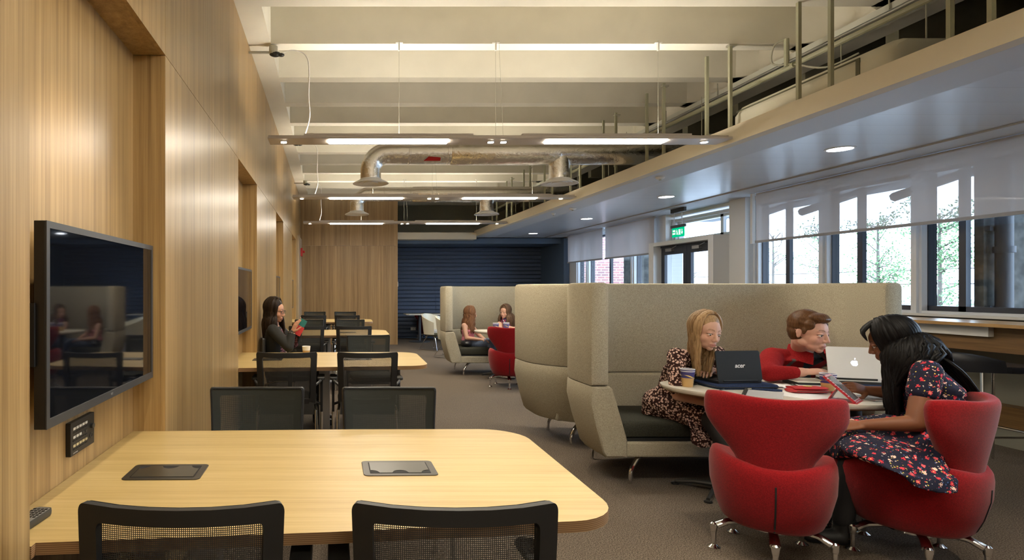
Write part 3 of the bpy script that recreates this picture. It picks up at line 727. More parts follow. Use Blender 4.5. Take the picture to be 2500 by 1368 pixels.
# long cream air handling unit lying on the bulkhead
t = thing('air_unit', 'long cream rounded air unit lying above the bulkhead near the viewer', 'air conditioning unit', (3.76,0,2.86))
sec = []
pr = [(0.02,0.0),(0.0,0.05),(0.0,0.13),(0.05,0.20),(0.12,0.235),(0.55,0.235),(0.60,0.19),(0.60,0.0)]
R = []
for y, k in ((4.02,0.86),(4.04,0.94),(4.10,1.0),(5.50,1.0),(5.56,0.92),(5.60,0.80)):
    R.append([(0.3+(x-0.3)*k, y, 0.1+(z-0.1)*k) for x, z in pr])
MB().rings(R).build('casing', M_TUB, t, smooth=True, angle=40)
MB().box(-0.006, 0.002, 4.25, 5.50, 0.155, 0.165).build('trim_rail', M_OLIVEC, t)
MB().box(-0.006, 0.002, 4.22, 4.25, 0.03, 0.165).build('trim_rail', M_OLIVEC, t)
MB().box(-0.03, 0.5, 4.2, 5.55, -0.01, -0.001).build('mounting_rail', M_VOIDG, t)
for y in (4.2, 4.9): MB().tube([(0.45,y,0.235),(0.45,y,0.60)], 0.005, n=5).build('threaded_rod', M_GALV, t)
t = thing('black_duct', 'big black insulated duct running in the dark void over the lowered ceiling', 'air duct', (5.0,0,3.02))
MB().tube([(0,-2,0),(0,5.4,0),(0.1,6.3,0),(0.1,14.3,0)], 0.23, n=20).build('duct_run', M_BLACKM, t, smooth=True)
t = thing('grey_duct_box', 'grey square duct box in the void where the nearer foil duct ends', 'air duct', (4.75,7.25,0))
MB().box(-0.34, -0.02, -0.3, 0.9, 2.76, 3.2).build('box_body', M_VOIDG, t, bevel=0.005)
# ------------------------------------------------------------------ things on the lowered ceiling
dl = ['nearest round downlight in the plank ceiling', 'second round downlight, in the plank ceiling near the exit sign', 'third round downlight in the plank ceiling', 'farthest round downlight in the plank ceiling, before the navy alcove', 'round downlight over the counter out of frame']
t = thing('downlight', dl[0], 'downlight', (0,0,0), group='downlights in the plank ceiling')
MB().lathe([(0.118,0.0),(0.118,-0.006),(0.100,-0.008),(0.098,0.0)], n=32, cap=False).build('rim', M_WPLAST, t, smooth=True)
MB().lathe([(0.098,-0.004),(0.001,-0.004)], n=32, cap=False).build('lens', M_DOWN, t)
for i, y in enumerate((5.60, 8.50, 11.15, 14.1, 2.7)):
    o = t if i == 0 else dup(t); o.location = (4.80, y, ZS-0.0005+0.004); o['label'] = dl[i]
for nm, lab, x, y, r in (('smoke_detector', 'round smoke detector in the smooth ceiling border, the larger one', 3.95, 9.7, 0.055), ('sprinkler_head', 'small sprinkler rose next to the smoke detector', 3.88, 10.35, 0.035), ('smoke_detector', 'small round detector in the ceiling border nearer the viewer', 3.88, 7.0, 0.05)):
    t = thing(nm, lab, 'detector', (x,y,ZS))
    MB().lathe([(r,0),(r,-0.012),(r*0.8,-0.02),(r*0.5,-0.028),(0.001,-0.03)], n=20, cap=False).build('cover', M_WPLAST, t, smooth=True)
    MB().lathe([(r*0.3,-0.028),(r*0.25,-0.040),(0.001,-0.041)], n=12, cap=False).build('sensor', M_GALV, t, smooth=True)
# exit sign
t = thing('exit_sign', 'hanging green fire exit sign in front of the double door', 'exit sign', (5.625,9.62,0))
MB().box(-0.02, 0.02, -0.19, 0.19, ZS-0.075, ZS-0.002).build('ceiling_mount', M_DARKG, t, bevel=0.003)
for y in (-0.10, 0.11): MB().tube([(0,y,ZS-0.075),(0,y,2.42)], 0.006, n=6).build('suspension_rod', M_STEEL, t)
MB().box(-0.018, 0.018, -0.19, 0.19, 2.375, 2.42).build('lamp_housing', M_DARKG, t, bevel=0.003)
s_ = MB().box(-0.006, 0.006, -0.165, 0.165, 2.225, 2.374).build('sign_plate', M_GREEN, t)
RX = (PI/2, 0, -PI/2)
text('sign_text', 'FIRE', 0.042, M_SIGNW, s_, (-0.0072,0.105,2.325), RX, bold=0.0008); text('sign_text', 'EXIT', 0.042, M_SIGNW, s_, (-0.0072,0.105,2.28), RX, bold=0.0008)
mb = MB()
def sp(y, z): return (-0.0068, y, z)
def quad(mb, pts): mb.add([sp(*p) for p in pts], [tuple(range(len(pts)))])
mb.lathe([(0.0085,-0.0067),(0.0001,-0.0068)], (0,0.028,2.338), n=12, axis='x', cap=False)
quad(mb, [(0.035,2.325),(0.018,2.330),(0.010,2.295),(0.028,2.292)]); quad(mb, [(0.028,2.296),(0.014,2.296),(0.036,2.262),(0.046,2.268)]); quad(mb, [(0.020,2.298),(0.008,2.296),(-0.002,2.258),(0.010,2.258)]); quad(mb, [(0.03,2.326),(0.05,2.312),(0.047,2.305),(0.028,2.314)])
for a in ([(-0.02,2.345),(-0.075,2.345),(-0.075,2.337),(-0.02,2.337)], [(-0.02,2.345),(-0.028,2.345),(-0.028,2.255),(-0.02,2.255)], [(-0.067,2.345),(-0.075,2.345),(-0.075,2.255),(-0.067,2.255)], [(-0.035,2.33),(-0.060,2.33),(-0.060,2.255),(-0.035,2.262)]): quad(mb, a)
quad(mb, [(-0.108,2.345),(-0.122,2.345),(-0.122,2.295),(-0.108,2.295)]); quad(mb, [(-0.088,2.300),(-0.142,2.300),(-0.115,2.258)])
mb.build('pictogram', M_SIGNW, s_)
# wall bits
t = thing('fire_alarm', 'small red fire alarm unit on the white strip by the oak end wall', 'fire alarm', (XL+0.035,14.2,0))
MB().box(0, 0.05, -0.05, 0.05, 2.16, 2.36).build('alarm_body', M_ALARM, t, bevel=0.01); MB().lathe([(0.03,0.05),(0.03,0.09),(0.02,0.10)], (0,0,2.27), n=12, axis='x').build('sounder', M_ALARM, t)
tag(MB().box(1.6525, 1.67, 14.74, 14.80, 1.44, 1.56).build('light_switch', M_WPLAST, bevel=0.002), 'white light switch on the edge of the oak end wall', 'light switch')
t = thing('wall_socket', 'double wall socket low on the navy ribbed wall', 'socket', (2.30,16.60,0.27))
MB().box(-0.075, 0.075, -0.012, 0.0, -0.045, 0.045).build('face_plate', M_STEEL, t, bevel=0.002)
for x in (-0.035, 0.035): MB().box(x-0.012, x+0.012, -0.015, -0.0121, -0.02, 0.01).build('outlet', M_WPLAST, t)

# ================================================================== STUDY TABLES
def table(k):
    names = ['nearest oak study table with two black power hatches', 'second oak study table, where the person with glasses sits', 'third oak study table from the viewer', 'farthest oak study table, before the oak end wall']
    t = thing('study_table', names[k], 'table', (0, PER*k, 0), group='oak study tables along the panelled wall')
    z0, z1 = 0.698, 0.73
    near = [(XL+0.002,1.520),(0.0,1.590)]; poly = [(XL+0.002,1.520),(0.0,1.588),(0.62,1.655)]
    poly += [(0.76,1.675),(0.815,1.715),(0.838,1.79)] + [(0.868,2.50),(0.850,2.62),(0.79,2.715),(0.66,2.752)] + [(0.1,2.748),(XL+0.002,2.715),(-0.903,2.7145),(-0.903,1.498),(XL-0.001,1.498)]
    # round the two free corners
    def arc(c, r, a0, a1, n=7): return [(c[0]+r*math.cos(math.radians(a0+(a1-a0)*i/n)), c[1]+r*math.sin(math.radians(a0+(a1-a0)*i/n))) for i in range(n+1)]
    poly = [(XL+0.002,1.520),(0.0,1.588)] + arc((0.665,1.836),0.175,-84,0) + arc((0.68,2.575),0.18,0,88) + [(0.1,2.750),(XL+0.002,2.716),(-0.903,2.7145),(-0.903,1.498),(XL+0.002,1.498)]
    mb = MB(); n = len(poly)
    mb.add([(x,y,z1) for x, y in poly], [tuple(range(n))])
    mb.add([(x,y,z0) for x, y in poly], [tuple(range(n))[::-1]])
    top = mb.build('tabletop', M_WOODT, t)
    # recompute: edge band separately so the ply lines show
    e = MB(); e.rings([[(x,y,z1) for x, y in poly],[(x,y,z0) for x, y in poly]], cap=False); e.build('edge_band', M_PLY, t, smooth=True, angle=30)
    for (cx, cy, flip) in ((-0.582, 2.105, 1), (0.245, 2.150, -1)):
        r_ = 0.024
        w_, d_ = (0.268, 0.175) if flip > 0 else (0.262, 0.175)
        h = MB(); h.prism([(cx+x, cy+y+0.02*x) for x, y in rrect(w_, d_, 0.018)], z1, z1+0.003); hp = h.build('power_hatch', M_HATCH, t, bevel=0.001)
        h = MB(); iw, idp = w_-0.055, d_-0.05
        sgn = flip; yb = sgn*idp/2
        lid = [(-iw/2,-yb),(iw/2,-yb),(iw/2,yb*0.62)]
        for u in [1-2*i/60 for i in range(61)]:
            x = u*iw/2*0.999; dip = 0.0
            if abs(u) < 0.27: dip = 0.50*math.sqrt(max(0,1-(u/0.27)**2))
            if abs(u) > 0.72: dip = 0.50*math.sqrt(max(0,1-((1-abs(u))/0.28)**2))
            lid.append((x, yb*(1-dip)))
        lid.append((-iw/2,yb*0.62))
        if sgn < 0: lid = lid
        h.prism([(cx+x, cy+y+0.02*x) for x, y in lid], z1+0.0035, z1+0.0045); h.build('hatch_lid', M_HATCH2, hp)
        h = MB(); h.prism([(cx+x, cy+y+0.02*x) for x, y in rrect(iw+0.008, idp+0.008, 0.004)], z1+0.0031, z1+0.0034); h.build('hatch_gap', M_BLACKM, hp)
    px_ = -0.06 if k else -0.45
    MB().box(px_-0.10, px_+0.10, 2.0, 2.3, 0.0, 0.02).build('pedestal_foot', M_STEEL, t, bevel=0.004)
    MB().box(px_-0.05, px_+0.05, 2.08, 2.22, 0.02, z0).build('pedestal_column', M_STEEL, t, bevel=0.004)
    MB().box(-0.70, 0.55, 1.98, 2.32, z0-0.04, z0-0.0005).build('support_frame', M_BLACK, t)
    return t
M_HATCH2 = principled('bronze_black_lid', (0.060,0.054,0.040), 0.30, 0.4)
for k in range(4): table(k)
# ------------------------------------------------------------------ screens
def make_screen():
    t = thing('wall_screen', 'x', 'television', (0,0,0))
    y0, y1, z0, z1, xf = 1.684, 2.690, 0.980, 1.575, -0.806
    b = 0.020
    MB().box(xf-0.037, xf-0.004, y0, y1, z0, z1).build('screen_casing', M_BLACK, t, bevel=0.002)
    mb = MB(); mb.box(xf-0.0035, xf, y0, y1, z1-b, z1); mb.box(xf-0.0035, xf, y0, y1, z0, z0+b*1.35); mb.box(xf-0.0035, xf, y0, y0+b, z0+b*1.35, z1-b); mb.box(xf-0.0035, xf, y1-b, y1, z0+b*1.35, z1-b)
    mb.build('bezel', M_BEZEL, t)
    MB().box(xf-0.0038, xf-0.0025, y0+b, y1-b, z0+b*1.35, z1-b).build('screen_glass', M_SCREEN, t)
    MB().box(-0.9045, xf-0.0375, y0+0.2, y1-0.2, z0+0.12, z1-0.12).build('wall_bracket', M_BLACKM, t)
    MB().box(-0.9045, xf-0.03, y0-0.012, y0-0.001, z0+0.18, z0+0.36).build('bracket_arm', M_BLACKM, t)
    text('maker_mark', 'NEC', 0.012, M_KEYS, t, (xf+0.0003,(y0+y1)/2,z0+0.014), (PI/2,0,PI/2), ext=0.0002)
    return t
sc = make_screen(); sl = ['big black wall screen over the nearest oak table', 'black wall screen over the second oak table, beside the person with glasses', 'black wall screen over the third oak table', 'farthest black wall screen on the panelled wall']
for k in range(4):
    o = sc if k == 0 else dup(sc); o.location = (0,PER*k,0); o['label'] = sl[k]; o['group'] = 'screens in the wall recesses'
# control panel (nearest) and remote
def control_panel():
    t = thing('control_panel', 'black control panel with rows of lit buttons under the nearest screen', 'control panel', (-0.9045,2.125,0.863)); t.scale = (0.8,0.75,0.56)
    # size from the photograph: 0.26 wide, 0.30 high
    W, H = 0.268, 0.205
    b = MB().box(0, 0.022, -W/2, W/2, -H/2, H/2).build('panel_body', M_BLACK, t, bevel=0.002)
    for r, (z, n, mats) in enumerate(((0.060,5,'w'),(0.008,5,'w'),(-0.045,5,'y'))):
        for c in range(n):
            y = -W/2+0.035+c*0.033
            m = M_BTNW if mats == 'w' else M_BTNY
            if r == 1 and c > 2: m = M_DARKG
            MB().box(0.0221, 0.0245, y-0.012, y+0.012, z-0.007, z+0.008).build('button', m, t)
        mb = MB()
        for c in range(n): y = -W/2+0.035+c*0.033; mb.box(0.0221, 0.0235, y-0.012, y+0.012, z-0.024, z-0.019)
        mb.build('button_label', M_BLACKM, t)
    MB().lathe([(0.016,0.0221),(0.016,0.034),(0.001,0.035)], (0,0.095,0.022), n=20, axis='x').build('volume_knob', M_DARKG, t, smooth=True)
    MB().lathe([(0.017,0.0221),(0.017,0.024),(0.012,0.024),(0.012,0.0225)], (0,0.095,-0.040), n=20, axis='x', cap=False).build('round_pad', M_DARKG, t)
    text('maker_mark', 'CRESTRON', 0.010, M_WPLAST, t, (0.0224,-0.085,-0.090), (PI/2,0,PI/2), ext=0.0002)
M_BTNW = principled('white_button', (0.75,0.74,0.70), 0.5); M_BTNY = principled('cream_button', (0.55,0.47,0.28), 0.5)
control_panel()
def remote():
    t = thing('remote_control', 'dark grey remote control lying on the nearest oak table by the wall', 'remote control', (-0.835,1.605,0.7305), -0.10)
    L, W = 0.215, 0.052
    R = []
    for k, (z, s_) in enumerate(((0.0,0.84),(0.006,0.97),(0.014,1.0),(0.021,0.96))):
        R.append([(x, y, z) for x, y in rrect(W*s_, L*(0.99+0.01*s_), 0.012)])
    MB().rings(R).build('remote_body', M_DARKG, t, smooth=True, angle=40)
    MB().prism(rrect(W*0.88, L*0.92, 0.006), 0.0212, 0.0222).build('face_plate', M_REMF, t)
    mb = MB()
    for r in range(13):
        for c in range(4):
            if 6 <= r <= 7: continue
            x = -0.017+c*0.0113; y = -0.088+r*0.0145
            mb.box(x-0.0036, x+0.0036, y-0.003, y+0.003, 0.0223, 0.0245)
    mb.lathe([(0.013,0.0223),(0.013,0.0245),(0.007,0.0245),(0.007,0.0226)], (0,0.006,0), n=16, cap=False)
    mb.build('keypad', M_BLACK, t)
M_REMF = principled('grey_remote_face', (0.20,0.19,0.18), 0.4)
remote()
# ------------------------------------------------------------------ task chairs
def make_task_chair(net):
    t = thing('task_chair', 'x', 'chair', (0,0,0))
    ZT, Z0 = 0.868, 0.455
    def surf(u, v):                                                # back of the chair; it faces +y
        wd = 0.226+0.016*v
        return Vector((u*wd, -0.215-0.045*v+0.040*u*u-0.018*math.sin(v*PI), Z0+(ZT-Z0)*v+0.006*abs(u)**3*v))
    def nrm(u, v):
        a = surf(u+0.01,v)-surf(u-0.01,v); b = surf(u,v+0.01)-surf(u,v-0.01); return a.cross(b).normalized()
    def rr(hw, hh, r, n=6):                                         # rounded rectangle in (u,v), v centred on 0.5
        out = []
        for cu, cv, a0 in ((hw-r,hh-r,0),(-hw+r,hh-r,90),(-hw+r,-hh+r,180),(hw-r,-hh+r,270)):
            for k in range(n+1):
                a = math.radians(a0+90*k/n); out.append((cu+r*math.cos(a), cv+r*1.0*math.sin(a)))
        # add points along straight sides
        res = []
        for i, p in enumerate(out):
            q_ = out[(i+1) % len(out)]; m_ = 6 if math.hypot(p[0]-q_[0], p[1]-q_[1]) > 0.3 else 1
            for j in range(m_): res.append((p[0]+(q_[0]-p[0])*j/m_, p[1]+(q_[1]-p[1])*j/m_))
        return res
    o_ = rr(1.0, 0.5, 0.055); i_ = rr(0.81, 0.405, 0.05)
    def ring(c, off, dv=0.0): return [surf(u, v+0.5+dv)+nrm(u, v+0.5+dv)*off for u, v in c]
    mb = MB(); mb.rings([ring(o_,0.012),ring(i_,0.012),ring(i_,-0.010),ring(o_,-0.008),ring(o_,0.012)], cap=False)
    mb.build('back_frame', M_BLACK, t, smooth=True, angle=50)
    g_ = MB(); N, Mv = 18, 16
    g_.rings([[surf(-0.975+1.95*i/N, 0.025+0.95*j/Mv)-nrm(0,0.5)*0.0-nrm(-0.975+1.95*i/N,0.5)*0.013*(-1 if False else 1) for i in range(N+1)] for j in range(Mv+1)], cap=False, closed=False)
    g_.build('back_net', net, t, smooth=True)
    e = MB(); e.tube([p-Vector((0,0,0)) for p in ring(rr(0.985,0.49,0.055),-0.0135)]+[ring(rr(0.985,0.49,0.055),-0.0135)[0]], 0.004, n=5, cap=False); e.build('back_piping', M_BLACKM, t)
    s_ = MB(); R = []
    for z, k, dy in ((0.425,0.90,0),(0.435,0.98,0),(0.455,1.0,0),(0.472,0.98,0),(0.480,0.90,0)):
        R.append([(x*k, y*k+0.03, z) for x, y in rrect(0.47,0.46,0.09)])
    s_.rings(R); s_.build('seat', M_CUSH, t, smooth=True, angle=50)
    lw = MB(); R = []
    for u in [-1+2*k/12 for k in range(13)]:
        a = surf(u*0.96, 0.04); R.append([a+Vector((0,0.012,0)), Vector((u*0.215, -0.17-0.05*u*u*0, 0.375)), Vector((u*0.20,-0.10,0.36)), Vector((u*0.20,-0.10,0.35)), Vector((u*0.22,-0.185,0.362)), a+Vector((0,-0.012,0))])
    lw.rings(R); lw.build('back_skirt', M_DARKG, t, smooth=True)
    for s in (-1, 1):
        MB().box(s*0.275-0.011, s*0.275+0.011, 0.03, 0.075, 0.34, 0.628).build('arm_post', M_BLACK, t, bevel=0.004)
        MB().tube(smoothpath([(s*0.225,-0.20,0.60),(s*0.262,-0.14,0.622),(s*0.272,-0.06,0.628)], 4), 0.011, n=8).build('arm_link', M_DARKG, t, smooth=True)
        p = MB(); p.prism([(s*0.272+x, 0.0+y) for x, y in rrect(0.062,0.225,0.026)], 0.628, 0.650); p.build('armrest', M_DARKG, t, bevel=0.006)
        MB().tube([(s*0.275,0.055,0.0),(s*0.275,0.055,0.345)], 0.0125, n=10).build('leg', M_CHROME, t, smooth=True)
        MB().tube([(s*0.275,0.055,0.40),(s*0.20,0.05,0.428)], 0.011, n=8).build('seat_bracket', M_BLACK, t)
        MB().tube([(s*0.245,-0.27,0.0),(s*0.235,-0.20,0.40),(s*0.225,-0.10,0.425),(s*0.22,0.02,0.428)], 0.0125, n=10).build('leg', M_CHROME, t, smooth=True)
    return t
tc = make_task_chair(M_NET); tcg = make_task_chair(M_NETG)
cl = []
for k in range(4):
    for side in (0, 1):
        for j in (0, 1):
            cl.append((k, side, j))
ordn = ['nearest', 'second', 'third', 'farthest']
seatlab = {0: {0: 'black net task chair with its back to the viewer at the nearest table, %s', 1: 'black net task chair facing the viewer across the nearest table, %s'}}
first = True
for k, side, j in cl:
    if k == 1 and side == 1 and j == 0: x_, y_, r_ = -0.47, 6.32, -PI/2
    else:
        x_ = (-0.355, 0.294)[j] if side == 0 else (-0.381, 0.30)[j]
        if k == 1 and side == 1: x_ = 0.44
        if k > 1: x_ += 0.02
        y_ = (1.64 if side == 0 else 2.82)+PER*k+(0.06*k if side == 1 and k > 0 else 0)
        r_ = 0.0 if side == 0 else PI
        if k == 1 and side == 1: r_ = PI+0.12; y_ = 6.30
    src = (tc, tcg)[side]
    o = src if (k == 0 and j == 0) else dup(src)
    o.location = (x_, y_+ (0 if side == 0 else 0.02), 0); o.rotation_euler = (0,0,r_)
    where = 'wall side' if j == 0 else 'aisle side'
    o['label'] = ('black net chair on the viewer side of the %s oak table, %s' if side == 0 else 'black net chair on the far side of the %s oak table, %s') % (ordn[k], where)
    if k == 1 and side == 1 and j == 0: o['label'] = 'black net chair turned sideways with the person in glasses sitting on it'
    o['group'] = 'task chairs at the oak tables'
# far-side chairs show the grey green face of their net
# ================================================================== HIGH BACKED BOOTHS
def booth(label, yf, yb, sgn, x0=1.815, x1=3.99, seat=True, zt=1.425):
    """a U-shaped high backed sofa; the open side is at yf, the back outer face at yb; sgn=+1 opens to the viewer"""
    t = thing('booth_sofa', label, 'booth sofa', (0,0,0), group='high backed booth sofas')
    r = 0.52
    path = []                                                      # (point, outward normal) along the outer face
    def Y(d): return yf+sgn*d                                       # d = distance behind the opening
    Dp = abs(yb-yf)
    for k in range(5): path.append(((x0, Y(0.0+(Dp-r)*k/4)), (-1,0)))
    for k in range(1, 13):
        a = PI/2*k/12; path.append(((x0+r-r*math.cos(a), Y(Dp-r+r*math.sin(a))), (-math.cos(a), sgn*math.sin(a))))
    for k in range(1, 8): path.append(((x0+r+(x1-x0-2*r)*k/8, Y(Dp)), (0,sgn)))
    for k in range(0, 13):
        a = PI/2*(1-k/12); path.append(((x1-r+r*math.cos(a), Y(Dp-r+r*math.sin(a))), (math.cos(a), sgn*math.sin(a))))
    for k in range(1, 5): path.append(((x1, Y((Dp-r)*(1-k/4))), (1,0)))
    def sweep(prof_fn, name, mat):
        R = []
        m = len(path)
        for i, (p, n_) in enumerate(path):
            pr = prof_fn(i/(m-1))
            R.append([(p[0]+n_[0]*o, p[1]+n_[1]*o, z) for o, z in pr])
        # rounded ends
        def endring(R0, q, k, d):
            c = Vector((sum(v[0] for v in R0)/len(R0), sum(v[1] for v in R0)/len(R0), sum(v[2] for v in R0)/len(R0)))
            return [(c.x+(v[0]-c.x)*(1-(1-k)*1.0), v[1]-sgn*d, c.z+(v[2]-c.z)*(1-(1-k)*0.2)) for v in R0]
        R = [endring(R[0], 0, 0.72, 0.022), endring(R[0], 0, 0.92, 0.014)]+R+[endring(R[-1], 0, 0.92, 0.014), endring(R[-1], 0, 0.72, 0.022)]
        return MB().rings(R).build(name, mat, t, smooth=True, angle=32)
    th = 0.125
    up = [(-0.004,0.703),(0.0,0.72),(0.0,zt-0.03),(-0.012,zt-0.006),(-0.03,zt),(-th+0.03,zt),(-th+0.012,zt-0.006),(-th,zt-0.03),(-th,0.72),(-th+0.006,0.703)]
    sweep(lambda s: up, 'upper_back', M_BOOTH)
    low = [(0.0,0.685),(-0.006,0.697),(-th-0.01,0.697),(-th-0.03,0.68),(-0.26,0.32),(-0.26,0.20),(-0.11,0.20),(-0.085,0.23),(-0.03,0.42),(0.006,0.58)]
    sweep(lambda s: low, 'lower_back', M_BOOTH)
    ya, yb_ = Y(0.0), Y(Dp-0.2)
    MB().box(x0+0.20, x1-0.20, ya, yb_, 0.20, 0.305).build('seat_base', M_BOOTH, t, bevel=0.012)
    MB().box(x0+0.25, x1-0.25, Y(0.03), Y(Dp-0.26), 0.306, 0.325).build('shadow_gap', M_BLACKM, t)
    # cushion with rounded back corners
    if seat:
        a0, a1 = x0+0.215, x1-0.215; rr_ = 0.30; pl = [(a0+0.04,Y(0.035)),(a0,Y(0.08)),]
        for k in range(9):
            a = PI/2*k/8; pl.append((a0+rr_-rr_*math.cos(a)-0.0, Y(Dp-0.16-rr_+rr_*math.sin(a))))
        for k in range(9):
            a = PI/2*(1-k/8); pl.append((a1-rr_+rr_*math.cos(a), Y(Dp-0.16-rr_+rr_*math.sin(a))))
        pl += [(a1,Y(0.08)),(a1-0.04,Y(0.035))]
        cx = sum(p[0] for p in pl)/len(pl); cy = sum(p[1] for p in pl)/len(pl)
        R = []
        for z, i_ in ((0.325,0.02),(0.335,0.006),(0.36,0.0),(0.41,0.0),(0.432,0.010),(0.445,0.035)):
            R.append([(x+(0.0 if abs(x-cx) < 1e-6 else -math.copysign(i_, x-cx)), y-math.copysign(i_, y-cy), z) for x, y in pl])
        MB().rings(R).build('seat_cushion', M_CUSH, t, smooth=True, angle=40)
    for x, s_ in ((x0+0.42,-1),(x1-0.42,1)):
        for d, f in ((0.10,-1),(Dp-0.20,1)):
            y = Y(d)
            MB().tube(smoothpath([(x,y,0.205),(x+s_*0.05,y+sgn*f*0.02,0.165),(x+s_*0.105,y+sgn*f*0.045,0.09),(x+s_*0.112,y+sgn*f*0.048,0.0)], 4), [0.020]*4+[0.016]*4+[0.013]*5, n=10).build('leg', M_CHROME, t, smooth=True)
    return t
booth('pale wool high backed booth sofa nearest the viewer, with three students at its table', 4.16, 4.98, 1)
booth('pale wool booth sofa seen from behind, back to back with the nearest booth', 5.86, 5.10, -1)
booth('pale wool booth sofa in the distance where two students sit', 9.45, 10.35, 1)

# ================================================================== BOOTH TABLES
def booth_table(label, oy, full=True):
    t = thing('booth_table', label, 'table', (0,oy,0), group='cream booth tables')
    ctl = [(2.245,4.02),(2.265,3.86),(2.42,3.60),(2.66,3.41),(2.95,3.325),(3.25,3.35),(3.50,3.50),(3.66,3.75),(3.72,4.02),(3.66,4.17),(3.45,4.25),(3.0,4.27),(2.55,4.25),(2.32,4.17)]
    pts = smoothpath([(x,y,0) for x, y in ctl+[ctl[0]]], 6)[:-1]
    def ring(k, z): return [(3.0+(p.x-3.0)*k, 3.8+(p.y-3.8)*k, z) for p in pts]
    MB().rings([ring(0.985,0.704),ring(0.995,0.712),ring(1.0,0.722),ring(0.999,0.73)]).build('tabletop', M_TOP, t, smooth=True, angle=25)
    MB().rings([ring(0.97,0.695),ring(0.985,0.7035)]).build('edge_underside', M_PLY, t)
    for cx, cy in ((2.62,4.02),(3.44,3.90)):
        MB().tube([(cx,cy,0.03),(cx,cy,0.694)], 0.036, n=18).build('column', M_PIPE, t, smooth=True)
        MB().box(cx-0.2, cx+0.2, cy-0.15, cy+0.15, 0.68, 0.6945).build('top_plate', M_BLACK, t)
        for k in range(4):
            a = PI/4+PI/2*k
            MB().tube([(cx,cy,0.055),(cx+0.24*math.cos(a)*0.6,cy+0.24*math.sin(a)*0.6,0.045),(cx+0.26*math.cos(a),cy+0.26*math.sin(a),0.02)], [0.02,0.015,0.012], n=8).build('foot', M_DARKG, t, smooth=True)
            MB().lathe([(0.025,0.0),(0.025,0.010),(0.012,0.014),(0.0,0.014)], (cx+0.26*math.cos(a),cy+0.26*math.sin(a),0), n=12).build('glide', M_BLACK, t)
    return t
booth_table('cream table in the nearest booth, crowded with laptops and notebooks', 0)
booth_table('cream table in the distant booth, with two paper cups on it', 5.30)

